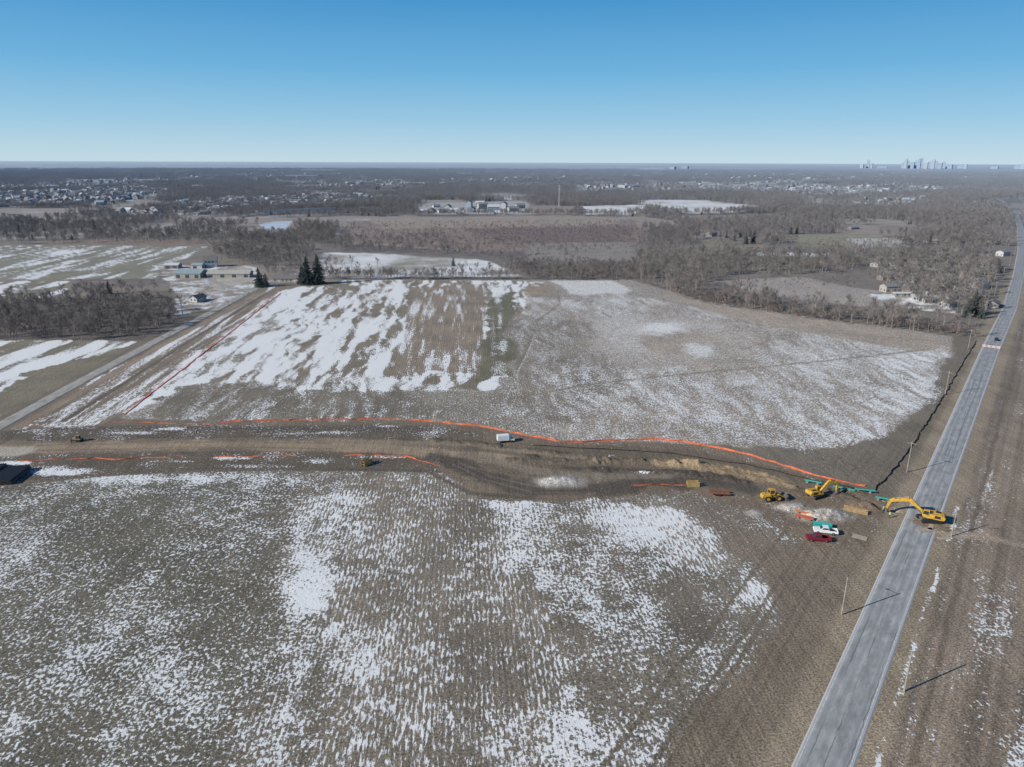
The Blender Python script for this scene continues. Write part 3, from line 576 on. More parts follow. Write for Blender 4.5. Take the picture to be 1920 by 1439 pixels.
def pickup(name,px,rz,paint):
    r=root(name,px,rz); T=[wheel(x,y,.4,.28) for x in (-1.75,1.85) for y in (-.88,.88)]
    mkobj("tyres",merge(*[t[0] for t in T]),BLK,r,.03); mkobj("wheel_hubs",merge(*[t[1] for t in T]),CHR,r)
    mkobj("lower_body",merge(prism([(-2.9,.55),(2.85,.5),(2.9,.85),(2.8,1.12),(1.35,1.22),(-.75,1.22),(-.75,.62),(-2.9,.62)],-.98,.98),
        box(-2.9,-.75,-.98,-.86,.62,1.2),box(-2.9,-.75,.86,.98,.62,1.2),box(-2.9,-2.8,-.86,.86,.62,1.2)),paint,r,.05)
    mkobj("cab",prism([(-.75,1.22),(1.35,1.22),(.75,1.85),(-.6,1.9)],-.8,.8),paint,r,.05)
    mkobj("windows",merge(prism([(-.55,1.3),(1.1,1.3),(.68,1.76),(-.5,1.8)],-.815,.815),prism([(.80,1.83),(1.30,1.29),(1.335,1.29),(.83,1.84)],-.7,.7)),GLS,r)
    mkobj("bed_floor",box(-2.8,-.76,-.86,.86,.625,.66),BLK,r); mkobj("bumpers",merge(box(2.9,3.0,-.9,.9,.45,.7),box(-3.02,-2.903,-.9,.9,.45,.65)),CHR,r,.02)
    mkobj("tail_lights",merge(box(-2.93,-2.902,-.95,-.8,.8,1.1),box(-2.93,-2.902,.8,.95,.8,1.1)),AMB,r); return r
pickup("pickup_truck",(1547,1000),head((1547,1000),(1520,997)),WHT)
pickup("pickup_truck",(1533,1014),head((1533,1014),(1500,1012)),RED)
def car(px,rz,paint,z=.2):
    r=root("car",px,rz,z=z); T=[wheel(x,y,.34,.22) for x in (-1.4,1.4) for y in (-.8,.8)]
    mkobj("tyres",merge(*[t[0] for t in T]),BLK,r,.02); mkobj("body",prism([(-2.3,.35),(2.3,.3),(2.35,.65),(1.2,.9),(-1.9,.98),(-2.35,.8)],-.9,.9),paint,r,.08)
    mkobj("glasshouse",prism([(-1.8,.95),(1.1,.9),(.4,1.4),(-1.2,1.42)],-.74,.74),GLS,r,.05); mkobj("roof",prism([(-1.15,1.43),(.38,1.41),(.3,1.48),(-1.1,1.5)],-.7,.7),paint,r,.02)
DK=mat("dark_car_paint",(.03,.035,.045),.3,var=.05)
car((1868,639),hr,DK)
def crewtruck(px,rz):
    r=root("box_truck",px,rz,s=.9); T=[wheel(x,y,.42,.3) for x in (-1.9,2.3) for y in (-.95,.95)]
    mkobj("tyres",merge(*[t[0] for t in T]),BLK,r); mkobj("cargo_box",box(-3.2,1.2,-1.15,1.15,.85,2.9),WHT,r,.04); mkobj("chassis",box(-3.2,3.0,-.5,.5,.5,.85),BLK,r)
    mkobj("cab",prism([(1.35,.6),(3.3,.6),(3.3,1.3),(2.8,1.5),(2.4,2.2),(1.35,2.25)],-.95,.95),WHT,r,.05); mkobj("windows",merge(prism([(1.7,1.45),(2.7,1.45),(2.35,2.1),(1.7,2.1)],-.965,.965),prism([(2.45,2.15),(2.8,1.55),(2.84,1.55),(2.5,2.15)],-.8,.8)),GLS,r)
crewtruck((948,829),head((948,829),(975,827)))
def trenchbox(px,rz,L_=4,h=2.0,w=1.6,m=None):
    r=root("trench_shield",px,rz); mkobj("side_panels",merge(box(-L_/2,L_/2,-w/2-.12,-w/2,0,h),box(-L_/2,L_/2,w/2,w/2+.12,0,h)),m or YEL,r,.02)
    mkobj("spreaders",merge(*[cyl((x,-w/2,z),(x,w/2,z),.1) for x in (-L_/2+.4,L_/2-.4) for z in (.5,h-.4)]),m or YEL,r)
FYS=mat("faded_yellow_steel",(.42,.29,.12),.6)
trenchbox((688,872),1.0,3.6,1.8,1.2,FYS)
trenchbox((1299,912),head((1299,912),(1320,912)),3.6,1.6,1.2,FYS); trenchbox((1604,960),head((1604,960),(1640,968)),6,1.0,1.2,mat("ochre_steel",(.33,.23,.12),.6))
r=root("equipment_trailer",(1350,928),head((1350,928),(1380,930))); T=[wheel(x,y,.35,.25) for x in (-1.2,-.3) for y in (-1.05,1.05)]
mkobj("tyres",merge(*[t[0] for t in T]),BLK,r); mkobj("deck",box(-3,2.6,-1.08,1.08,.65,.8),RUST,r,.02); mkobj("side_rails",merge(box(-3,2.6,-1.15,-1.083,.8,1.15),box(-3,2.6,1.083,1.15,.8,1.15)),RUST,r); mkobj("tongue",prism([(2.603,.6),(4.2,.5),(4.2,.62),(2.603,.75)],-.1,.1),STL,r)
def pipestack(name,px,rz,n,L_,rad,m,layers=2):
    r=root(name,px,rz); ps=[]; sl=[]
    for k in range(layers):
        for i in range(n-k):
            y=(i-(n-k-1)/2)*rad*2.08; z=.25+rad+k*rad*1.8; ps.append(cyl((-L_/2,y,z),(L_/2,y,z),rad,n=12))
            sl.append(cyl((-L_/2-.02,y,z),(-L_/2+.01,y,z),rad*.86,n=12)); sl.append(cyl((L_/2-.01,y,z),(L_/2+.02,y,z),rad*.86,n=12))
    mkobj("pipes",merge(*ps),m,r); mkobj("pipe_mouths",merge(*sl),BLK,r); mkobj("timber_skids",merge(*[box(x-.1,x+.1,-n*rad*1.1,n*rad*1.1,0,.24) for x in (-L_/3,L_/3)]),WOOD,r)
pipestack("black_pipe_stack",(20,896),head((5,905),(40,878)),9,11,.35,DGR,2)
pipestack("black_pipe_stack",(-10,885),head((5,905),(40,878)),4,9,.3,DGR,1)
pipestack("teal_pipe_stack",(1541,988),head((1541,988),(1570,992)),4,4.6,.22,TEAL,2)
pipestack("orange_barrier_rack",(1508,975),head((1490,972),(1530,981)),3,4.5,.14,mat("red_orange_plastic",(.42,.1,.06),.6),3)
pipestack("orange_barrier_rack",(1506,968),head((1490,965),(1530,974)),2,4.5,.12,mat("orange_plastic",(.5,.18,.08),.6),2)
for a,b in (((1562,917),(1602,925)),((1602,922),(1640,926)),((1640,937),(1676,944)),((1508,905),(1540,911))):
    A_=g(*a);B_=g(*b); rr_=root("teal_sewer_pipe",loc=(0,0,0)); mkobj("pipe_barrel",cyl((A_[0],A_[1],.85),(B_[0],B_[1],.85),.22,n=14),TEAL,rr_); e=(B_-A_)/np.linalg.norm(B_-A_)
    mkobj("pipe_bell",cyl((B_[0]-e[0]*.5,B_[1]-e[1]*.5,.85),(B_[0],B_[1],.85),.27,n=14),TEAL,rr_)
    mkobj("timber_blocks",merge(*[tf(box(-.3,.3,-.3,.3,-.3,.62),(A_[0]+(B_-A_)[0]*k,A_[1]+(B_-A_)[1]*k,0),.3) for k in (.2,.8)]),WOOD,rr_)
ORF=mat("orange_reflective",(.75,.2,.03),.5)
for k in range(4):
    w=RC[1]+rd*1.5+rn*(-3+k*2.0)
    r=root("road_barricade",loc=(w[0],w[1],.2),rz=hr+math.pi/2)
    mkobj("boards",merge(*[box(-.9,.9,-.05,.0,z,z+.25) for z in (.25,.7,1.15)]),WHT,r)
    mkobj("stripes",merge(*[box(x,x+.16,sy,sy+.014,z,z+.25) for sy in (-.068,.004) for x in (-.8,-.35,.1,.55) for z in (.25,.7,1.15)]),ORF,r)
    mkobj("legs",merge(box(-.75,-.68,-.4,.4,0,.06),box(.68,.75,-.4,.4,0,.06),box(-.74,-.69,.02,.07,.06,1.45),box(.69,.74,.02,.07,.06,1.45)),STL,r)
# ------------------------------------------------------------------ poles
POL=mat("weathered_pole_wood",(.3,.27,.23),.9)
def pole(px=None,h=9.5,arm_=True,light=False,loc=None,name="utility_pole"):
    r=root(name,px,rz=hr,loc=loc); mkobj("pole_shaft",cyl((0,0,-.3),(0,0,h),.18,.12,n=8),POL,r)
    if arm_: mkobj("crossarm",box(-.05,.05,-1.2,1.2,h-.8,h-.66),POL,r); mkobj("insulators",merge(*[cyl((0,y,h-.66),(0,y,h-.45),.06,n=6) for y in (-1.1,-.5,.5,1.1)]),STL,r)
    if light: mkobj("lamp_arm",merge(cyl((0,0,h-.3),(0,2.4,h+.1),.05,n=6),box(-.12,.12,2.2,3.0,h,h+.14)),STL,r)
pole((1578,1153),9.0,False,True,name="street_lamp"); pole((1695,1297),8.5,False); pole((1784,1006),7.5,False)
P1=g(1700,886);P2=g(1772,741); st_=(P2-P1)
PH=10.2
for k in range(0,9):
    p=P1+st_*k; pole(loc=(p[0],p[1],0),h=PH)
wr=[]
for k in range(0,8):
    for y in (-1.1,1.1):
        a=P1+st_*k; prev=None
        for i in range(9):
            t=i/8; p=a+st_*t; pt=(p[0]+rn[0]*-y,p[1]+rn[1]*-y,PH-.5-4*.9*t*(1-t))
            if prev: wr.append(cyl(prev,pt,.03,n=4))
            prev=pt
mkobj("power_lines",merge(*wr),BLK)
# ------------------------------------------------------------------ worker
VEST=mat("hi_vis_vest",(.55,.75,.05),.7); JN=mat("blue_jeans",(.05,.07,.13),.9); SK=mat("skin",(.5,.3,.22),.6)
def worker(px,rz):
    w=g(*px); r=root("construction_worker",loc=(w[0],w[1],gz(*w)),rz=rz)
    V_=[];E=[];Rr=[]
    def ch(pts,start=None):
        last=start
        for x,y,z,ra in pts:
            V_.append((x,y,z)); Rr.append(ra); i=len(V_)-1
            if last is not None: E.append((last,i))
            last=i
        return last
    def sk(name,m):
        me=bpy.data.meshes.new(name); me.from_pydata(V_,E,[]); me.materials.append(m); o=bpy.data.objects.new(name,me); scene.collection.objects.link(o); o.parent=r
        s=o.modifiers.new('skin','SKIN')
        for i,ra in enumerate(Rr): me.skin_vertices[0].data[i].radius=(ra,ra)
        me.skin_vertices[0].data[0].use_root=True; o.modifiers.new('sub','SUBSURF').levels=1; V_.clear();E.clear();Rr.clear(); return o
    ch([(0,0,.92,.15)]); ch([(0,.1,.86,.1),(.03,.12,.48,.075),(0,.12,.1,.055),(.12,.13,.05,.045)],0); ch([(0,-.1,.86,.1),(.03,-.12,.48,.075),(0,-.12,.1,.055),(.12,-.13,.05,.045)],0); sk("trousers",JN)
    t=ch([(0,0,.95,.15),(0,0,1.2,.16),(0,0,1.4,.15)])
    for s_ in (1,-1): ch([(0,.2*s_,1.42,.07),(.04,.27*s_,1.15,.05),(.22,.25*s_,1.0,.04)],t)
    ch([(0,0,1.5,.06)],t); sk("hi_vis_jacket",VEST)
    ch([(0,0,1.5,.06),(.01,0,1.6,.085),(.015,0,1.68,.09),(.0,0,1.74,.07)]); sk("head",SK)
    for s_ in (1,-1):
        b=ch([(.22,.25*s_,1.0,.032),(.29,.245*s_,.98,.035)]); k0=b
        for j in range(4): ch([(.33,(.215+.02*j)*s_,.98,.009),(.37-.004*abs(j-1),(.213+.021*j)*s_,.955,.008)],k0)
        ch([(.28,.2*s_,.97,.009),(.31,.19*s_,.955,.008)],0); sk("hand",SK)
    mkobj("hard_hat",merge(cyl((0,0,1.68),(0,0,1.76),.14,.13,n=14),cyl((0,0,1.76),(0,0,1.83),.125,.06,n=14),cyl((.04,0,1.68),(.04,0,1.69),.17,n=14)),WHT,r)
worker((1667,972),0.4); worker((1655,962),2.5)
# ------------------------------------------------------------------ trees
BARK=mat("bare_tree_bark",(.29,.255,.225),.95,var=.3,scale=.3,far=True,rnd=.3,spec=.1)
TWIG=mat("twigs",(.24,.203,.176),.95,var=.3,scale=.3,far=True,rnd=.35,spec=.1)
def bare_tree(seed,h=12,limbs=8,subs=6,tw=14,tww=.05,spread=.38,trunkr=.2):
    rs=random.Random(seed); A1=[];T=([],[])
    def tri(p,q,w):
        a=Vector(p);b=Vector(q); s=(b-a).cross(Vector((rs.uniform(-1,1),rs.uniform(-1,1),rs.uniform(-1,1)))).normalized()*w
        i=len(T[0]); T[0].extend([tuple(a-s),tuple(a+s),tuple(b)]); T[1].append((i,i+1,i+2))
    pts=[Vector((0,0,-.2))]; n=5
    for i in range(n): pts.append(pts[-1]+Vector((rs.uniform(-.25,.25),rs.uniform(-.25,.25),h*.78/n)))
    for i in range(n): A1.append(cyl(pts[i],pts[i+1],trunkr*(1-i/n*.8),trunkr*(1-(i+1)/n*.8),n=5))
    for k in range(limbs):
        t=rs.uniform(.28,1.0); i=min(int(t*n),n-1); o=pts[i].lerp(pts[i+1],t*n-i)
        a=k*2.4+rs.random(); el=rs.uniform(.35,.9)+t*.4; L_=h*spread*(1.15-t*.6)*rs.uniform(.8,1.15)
        dr=Vector((math.cos(a)*math.cos(el),math.sin(a)*math.cos(el),math.sin(el))); mid=o+dr*L_*.55; e=mid+(dr+Vector((0,0,.35))).normalized()*L_*.5
        A1.append(cyl(o,mid,trunkr*.35,trunkr*.2,n=4)); A1.append(cyl(mid,e,trunkr*.2,trunkr*.06,n=3))
        for s in range(subs):
            u=rs.uniform(.25,1); b0=o.lerp(mid,u*2) if u<.5 else mid.lerp(e,u*2-1)
            d2=(dr+Vector((rs.uniform(-1,1),rs.uniform(-1,1),rs.uniform(-.3,.9)))).normalized(); l2=L_*.45*rs.uniform(.6,1.2); e2=b0+d2*l2
            tri(b0,e2,tww*1.3)
            for w_ in range(tw):
                u=rs.uniform(.1,1); p=b0.lerp(e2,u); d3=(d2+Vector((rs.uniform(-1,1),rs.uniform(-1,1),rs.uniform(-.5,1)))).normalized()
                tri(p,p+d3*rs.uniform(.5,1.5)*h/12,tww*.75)
    return merge(*A1),T
def two(name,a,b,m1,m2,link=False):
    nf=len(a[1]); vf=merge(a,b); o=mkobj(name,vf,[m1,m2],link=link); mi=np.zeros(len(vf[1]),np.int32); mi[nf:]=1; o.data.polygons.foreach_set('material_index',mi); return o
cN=bpy.data.collections.new("bare_tree_kinds")
for i in range(6):
    a,b=bare_tree(10+i,12,limbs=9+i%3,subs=6,tw=14,tww=.04,spread=.33+.04*(i%3)); cN.objects.link(two("bare_tree",a,b,BARK,TWIG))
cF=bpy.data.collections.new("tree_clump_kinds")
for i in range(4):
    rs=random.Random(50+i); AA=[];TT=[]
    for k in range(9):
        a,b=bare_tree(100+i*10+k,rs.uniform(7,13),limbs=6,subs=4,tw=5,tww=.12,spread=.4,trunkr=.22)
        l=(rs.uniform(-16,16),rs.uniform(-16,16),0); AA.append(tf(a,l)); TT.append(tf(b,l))
    cF.objects.link(two("tree_clump",merge(*AA),merge(*TT),BARK,TWIG))
cS=bpy.data.collections.new("shrub_kinds")
SHR=mat("dry_brush",(.23,.18,.15),.95,var=.3,scale=.3,far=True,rnd=.35,spec=.1)
for i in range(3):
    a,b=bare_tree(200+i,4,limbs=9,subs=5,tw=7,tww=.05,spread=.5,trunkr=.05); cS.objects.link(two("shrub",a,b,SHR,SHR))
def conifer(seed,h,w):
    rs=random.Random(seed); v=[];f=[]
    lay=int(h*1.6)
    for k in range(lay):
        t=(k+.5)/lay; z=h*(.06+.92*t); R_=w/2*(1-t)**.7*rs.uniform(.75,1.15)
        nb=max(int(14*(1-t)+4),4)
        for b in range(nb):
            a=rs.uniform(0,6.283); L_=R_*rs.uniform(.6,1.2)+.15; pieces=max(int(L_*3.2),2)
            for p in range(pieces):
                u=(p+rs.random())/pieces; c=Vector((math.cos(a)*L_*u+rs.gauss(0,.12),math.sin(a)*L_*u+rs.gauss(0,.12),z-L_*.28*u+rs.gauss(0,.12)))
                s=rs.uniform(.25,.55)*(h/16)**.5; n1_=Vector((rs.gauss(0,1),rs.gauss(0,1),rs.gauss(0,1))).normalized(); n2_=n1_.orthogonal().normalized()
                i=len(v); v.extend([tuple(c+n1_*s),tuple(c+n2_*s*.6),tuple(c-n1_*s),tuple(c-n2_*s*.6)]); f.append((i,i+1,i+2,i+3))
    return (v,f),cyl((0,0,-.2),(0,0,h*.96),h*.018,h*.003,n=6)
NEED=mat("pine_needles",(.045,.058,.038),.9,var=.5,scale=.6,far=True,rnd=.2)
def put_conifer(px,h,w,seed):
    a,b=conifer(seed,h,w); r=root("pine_tree",px); mkobj("foliage",a,NEED,r); mkobj("trunk",b,BARK,r)
put_conifer((577,534),22,13,1); put_conifer((597,533),23,12,2); put_conifer((567,533),15,9,8); put_conifer((487,539),15,10,3); put_conifer((499,536),10,7,4)
put_conifer((1823,592),17,9,5); put_conifer((1812,596),12,7,6); put_conifer((1838,598),9,6,7)
for i,(u,v,h) in enumerate([(1398,458,14),(1412,457,16),(1376,452,12),(1288,455,13),(1708,467,10),(850,500,9),(1842,516,10),(1855,514,12),(1872,512,11),(205,552,10),(1758,540,9),(1690,500,9)]): put_conifer((u,v),h,h*.6,20+i)
cC=bpy.data.collections.new("conifer_kinds")
for i in range(2):
    a,b=conifer(60+i,12,7); cC.objects.link(two("conifer",b,a,BARK,NEED))
def scatter(name,P,sc,coll,kinds,z=0.):
    P=np.array(P); n=len(P); me=bpy.data.meshes.new(name); me.vertices.add(n)
    c=np.zeros((n,3),np.float32); c[:,:2]=P; c[:,2]=z; me.vertices.foreach_set('co',c.ravel())
    for nm,ar,ty in (('sc',np.asarray(sc),'FLOAT'),('rz',rng.uniform(0,6.28,n),'FLOAT'),('kd',rng.integers(0,kinds,n),'INT')):
        a=me.attributes.new(nm,ty,'POINT'); a.data.foreach_set('value',ar.astype(np.float32 if ty=='FLOAT' else np.int32))
    o=bpy.data.objects.new(name,me); scene.collection.objects.link(o)
    ng=bpy.data.node_groups.new(name+"_scatter",'GeometryNodeTree'); ng.interface.new_socket('Geometry',in_out='INPUT',socket_type='NodeSocketGeometry'); ng.interface.new_socket('Geometry',in_out='OUTPUT',socket_type='NodeSocketGeometry')
    gi=ng.nodes.new('NodeGroupInput'); goo=ng.nodes.new('NodeGroupOutput'); ip=ng.nodes.new('GeometryNodeInstanceOnPoints'); ci=ng.nodes.new('GeometryNodeCollectionInfo')
    ci.inputs['Collection'].default_value=coll; ci.inputs['Separate Children'].default_value=True; ci.inputs['Reset Children'].default_value=True
    def na(nm,ty):
        x=ng.nodes.new('GeometryNodeInputNamedAttribute'); x.data_type=ty; x.inputs['Name'].default_value=nm; return x.outputs['Attribute']
    l=ng.links.new; l(gi.outputs[0],ip.inputs['Points']); l(ci.outputs[0],ip.inputs['Instance']); ip.inputs['Pick Instance'].default_value=True
    l(na('kd','INT'),ip.inputs['Instance Index']); cx=ng.nodes.new('ShaderNodeCombineXYZ'); l(na('rz','FLOAT'),cx.inputs[2]); l(cx.outputs[0],ip.inputs['Rotation']); l(na('sc','FLOAT'),ip.inputs['Scale'])
    l(ip.outputs[0],goo.inputs[0]); md=o.modifiers.new('scatter','NODES'); md.node_group=ng; return o
def fill(pts,area,lo,hi):
    P=G(pts); a=P.min(0); b=P.max(0); A_=(b-a).prod(); n=int(A_/area); x=rng.uniform(a[0],b[0],n); y=rng.uniform(a[1],b[1],n); k=inside(P,x,y)
    q_=np.stack([x[k],y[k]],1); return q_,rng.uniform(lo,hi,len(q_))
TR=[];TS=[];SR=[];SS=[]
def addT(*a):
    q_,s=fill(*a); TR.append(q_); TS.append(s)
def addS(*a):
    q_,s=fill(*a); SR.append(q_); SS.append(s)
addT([(-120,590),(-20,572),(60,566),(130,562),(250,568),(345,585),(330,606),(255,636),(120,640),(-150,640)],42,.55,1.05)
addS([(-120,600),(345,590),(260,640),(-150,642)],20,.5,1.1)
addT([(120,548),(330,548),(330,562),(140,562)],90,.6,1.0)
addT([(395,470),(560,462),(600,480),(560,505),(470,500),(400,485)],60,.7,1.15)
addT([(480,500),(560,497),(560,526),(510,530)],100,.7,1.1)
addT([(600,519),(800,521),(980,523),(980,526),(800,525.5),(600,524.5)],14,.45,.85)
addT([(600,500),(900,505),(950,518),(600,518)],420,.7,1.1)
addT([(620,472),(900,483),(980,500),(985,492),(900,474),(620,464)],60,.4,.8)
addT([(930,500),(1200,496),(1215,526),(1000,527),(975,512)],45,.5,.9)
addS([(930,500),(1200,496),(1215,526),(1000,527)],22,.6,1.3)
addT([(1190,485),(1330,478),(1560,482),(1640,500),(1560,512),(1340,522),(1320,545),(1500,572),(1700,598),(1830,612),(1830,634),(1700,620),(1500,596),(1310,566),(1200,530)],44,.5,1.1)
addS([(1250,545),(1500,585),(1830,622),(1832,636),(1700,622),(1500,599),(1310,570),(1200,534)],14,.6,1.5)
addT([(1190,430),(1300,425),(1320,480),(1200,490)],130,.5,1.)
addT([(1340,452),(1440,445),(1440,470),(1340,478)],160,.6,1.)
addT([(1560,470),(1860,470),(1860,500),(1700,505),(1560,490)],75,.6,1.1)
addT([(1640,500),(1870,500),(1850,600),(1760,590),(1660,540)],62,.65,1.2)
addT([(1720,405),(1900,402),(1900,465),(1700,460)],80,.6,1.15)
addT([(1922,560),(1990,560),(1960,470),(1925,470)],90,.5,1.)
addT([(1925,500),(2200,500),(2200,395),(1925,395)],120,.6,1.1)
addT([(0,452),(620,446),(640,462),(400,460),(0,459)],100,.5,1.)
addS([(640,420),(1190,415),(1210,470),(980,490),(640,465)],130,.5,1.3)
addS([(860,425),(1190,425),(1190,455),(900,465)],80,.5,1.2)
addS([(1200,450),(1700,450),(1850,500),(1700,545),(1300,540)],110,.5,1.3)
addT([(640,448),(830,440),(850,480),(620,470)],100,.45,.9)
addT([(830,440),(1190,450),(1190,480),(860,480)],350,.4,.8)
addS([(300,640),(500,545),(480,545),(280,640)],120,.4,.8)
OPEN=[G(p) for p in [[(650,412),(900,404),(1190,408),(1215,440),(1180,475),(900,475),(620,460)],DEV,SNF[0],SNF[1],[(984,385),(1080,387),(1075,402),(1010,402)],[(478,440),(545,436),(560,412),(490,411)],
  [(1440,441),(1600,438),(1700,452),(1640,462),(1500,462)],[(1230,405),(1440,402),(1500,412),(1300,418)],[(-300,456),(430,448),(430,470),(-300,475)],[(1300,450),(1420,445),(1440,470),(1300,478)],[(1870,460),(1925,460),(1925,372),(1880,372)]]]
ESTW=[G(e_) for e_ in EST]
HWW=G(HW); X1=G([(2300,405),(1916,397),(1700,400),(1560,402)])
def farok(x,y,thr):
    k=fbm(x/190,y/190,4,11)>thr
    for P in OPEN: k&=~inside(P,x,y)
    th=rng.uniform(0,1,len(x))<.72
    for P in ESTW: k&=~(inside(P,x,y)&th)
    k&=segd(HWW,x,y,False)>22; k&=segd(X1,x,y,False)>10
    k&=segd(np.array(RP),x,y,False)>12
    return k
n=30000; r_=np.sqrt(rng.uniform(800**2,1550**2,n)); a_=np.radians(rng.uniform(-44,46,n)); x=r_*np.sin(a_); y=r_*np.cos(a_)
k=farok(x,y,.41)&(y>820); TR.append(np.stack([x[k],y[k]],1)); TS.append(rng.uniform(.5,1.1,k.sum()))
n=80000; r_=1450+7500*rng.uniform(0,1,n)**1.25; a_=np.radians(rng.uniform(-44,46,n)); x=r_*np.sin(a_); y=r_*np.cos(a_); k=farok(x,y,.43)
scatter("distant_woodland",np.stack([x[k],y[k]],1),rng.uniform(.6,1.1,k.sum())*(1+r_[k]/16000),cF,4)
scatter("bare_woodland",np.concatenate(TR),np.concatenate(TS),cN,6); scatter("dry_brush",np.concatenate(SR),np.concatenate(SS),cS,3)
n=2200; r_=rng.uniform(900,4500,n); a_=np.radians(rng.uniform(-44,46,n)); x=r_*np.sin(a_); y=r_*np.cos(a_); k=farok(x,y,.40)&(fbm(x/300,y/300,3,77)>.48)
scatter("distant_conifers",np.stack([x[k],y[k]],1),rng.uniform(.5,1.1,k.sum()),cC,2)
# ------------------------------------------------------------------ buildings
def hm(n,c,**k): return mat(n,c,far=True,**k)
RGR=hm("grey_shingle_roof",(.22,.215,.215),var=.15); RBR=hm("brown_shingle_roof",(.18,.155,.14)); RTL=hm("blue_green_metal_roof",(.3,.38,.40),var=.08,rough=.5); SID=hm("white_siding",(.50,.49,.46),var=.06); BRK=hm("brick_wall",(.24,.18,.15)); TNW=hm("tan_wall",(.38,.345,.295),var=.08); GLF=hm("dark_window",(.05,.06,.08),rough=.2); SNR=hm("snowy_roof",(.62,.62,.63),var=.05)
TRM=hm("trim_white",(.56,.56,.56)); TMR=hm("tan_metal_roof",(.44,.41,.35))
def prismx(L_,W_,h,rh):
    return [(-L_/2,-W_/2,h),(-L_/2,W_/2,h),(-L_/2,0,h+rh),(L_/2,-W_/2,h),(L_/2,W_/2,h),(L_/2,0,h+rh)],[(0,1,2),(3,5,4)]
def gable(L_,W_,h,rh):
    t=.18; v=[]
    for x in (-L_/2,L_/2): v+=[(x,-W_/2,h),(x,0,h+rh),(x,W_/2,h),(x,W_/2,h+t),(x,0,h+rh+t),(x,-W_/2,h+t)]
    f=[(0,1,2,3,4,5)[::-1],(6,7,8,9,10,11)]+[(i,(i+1)%6,(i+1)%6+6,i+6) for i in range(6)]
    return v,f
def house(name,px,rz,L_=14,W_=9,h=3,rh=2.6,wall=SID,roof=RGR,garage=False,floors=1,chim=True):
    r=root(name,px,rz); e=.45
    mkobj("walls",merge(box(-L_/2,L_/2,-W_/2,W_/2,0,h),prismx(L_,W_,h,rh)),wall,r)
    mkobj("roof",gable(L_+2*e,W_+2*e,h-.1,rh*(1+2*e/W_)),roof,r)
    ws=[]
    for f_ in range(floors):
        zz=.9+f_*2.9
        for i in range(int(L_//3)):
            x=-L_/2+1.5+i*3
            if i==1 and f_==0: continue
            ws+= [box(x-.5,x+.5,-W_/2-.03,-W_/2-.005,zz,zz+1.3),box(x-.5,x+.5,W_/2+.005,W_/2+.03,zz,zz+1.3)]
        for y in (-W_/4,W_/4): ws+=[box(-L_/2-.03,-L_/2-.005,y-.5,y+.5,zz,zz+1.3),box(L_/2+.005,L_/2+.03,y-.5,y+.5,zz,zz+1.3)]
    mkobj("windows",merge(*ws),GLF,r); x=-L_/2+4.5; mkobj("door",merge(box(x-.5,x+.5,-W_/2-.04,-W_/2-.005,0,2.1),*([box(L_/2-4.2,L_/2-1.2,-W_/2-.05,-W_/2-.032,0,2.3)] if garage else [])),TRM,r)
    if chim: mkobj("chimney",box(L_/5-.4,L_/5+.4,.3,1.1,h,h+rh+.9),BRK,r)
rw=head((330,515),(390,515))
def barn(name,px,rz,L_,W_,h,rh,wall,roof,doors=3):
    r=root(name,px,rz); mkobj("walls",merge(box(-L_/2,L_/2,-W_/2,W_/2,0,h),prismx(L_,W_,h,rh)),wall,r); mkobj("roof",gable(L_+.8,W_+.8,h-.1,rh),roof,r)
    mkobj("doors",merge(*[box(x-1.6,x+1.6,-W_/2-.04,-W_/2-.005,0,h*.75) for x in np.linspace(-L_/2+3,L_/2-3,doors)]),GLF,r); mkobj("windows",merge(box(-L_/2-.04,-L_/2-.005,-1,1,h*.4,h*.7),box(L_/2+.005,L_/2+.04,-1,1,h*.4,h*.7)),GLF,r)
barn("metal_warehouse",(360,519),rw-.05,21,16,3.6,2.4,TNW,RTL)
barn("farm_shed",(325,503),rw,12,8,3,1.6,BRK,SNR,2); barn("farm_shed",(372,503),rw,9,7,3,1.5,SID,RTL,1)
barn("long_tan_building",(432,519),rw+.02,34,10,3.0,2.2,TNW,TMR,4)
house("farm_house",(396,500),rw+.3,11,9,5.6,3.4,SID,RBR,floors=2)
house("ranch_house",(540,528),rw,20,10,2.8,2.2,TNW,RBR,True); house("ranch_house",(575,521),rw+.1,14,9,2.8,2.,SID,RGR)
house("ranch_house",(372,565),rw+1.2,9,6,2.6,1.8,SID,RBR)
for i,(u,v,L_,w_,ro) in enumerate([(1668,547,12,.2,RGR),(1703,550,10,.9,RBR),(1752,556,12,.1,RGR),(1738,512,13,.3,SNR),(1762,528,10,1.0,RBR),(1800,545,11,.2,RGR),(1646,500,12,.5,SNR),(1690,478,13,0,RBR),(1838,540,12,.6,RGR),(1860,575,11,.9,RBR),(1600,430,14,.3,RGR),(1388,440,15,.1,RBR),(1335,443,13,.7,RGR),(1786,498,11,.4,SNR),(1776,575,9,.5,RGR),(1720,530,11,.5,RBR),(1812,520,11,.1,RGR),(1850,505,12,.7,SNR),(1832,560,10,.3,RBR),(1660,525,11,.2,RBR),(1880,480,13,.5,RGR),(1860,455,13,.3,RBR),(1800,470,12,.4,RGR),(1745,455,13,.2,SNR)]):
    house("house",(u,v),w_,L_,7.5,2.5 if i%4 else 4.2,1.6,[TNW,BRK,SID][i%3],ro,floors=1,chim=i%2==0)
for i,(u,v) in enumerate([(1735,506),(1748,509),(1728,513),(1690,556),(1715,562),(1742,568),(1790,560),(1700,540),(1782,536),(1822,550)]):
    house("mobile_home",(u,v),[.1,1.2,.3][i%3],12,3.6,2.4,.6,[SID,TNW][i%2],[SNR,TRM,RGR][i%3],chim=False)
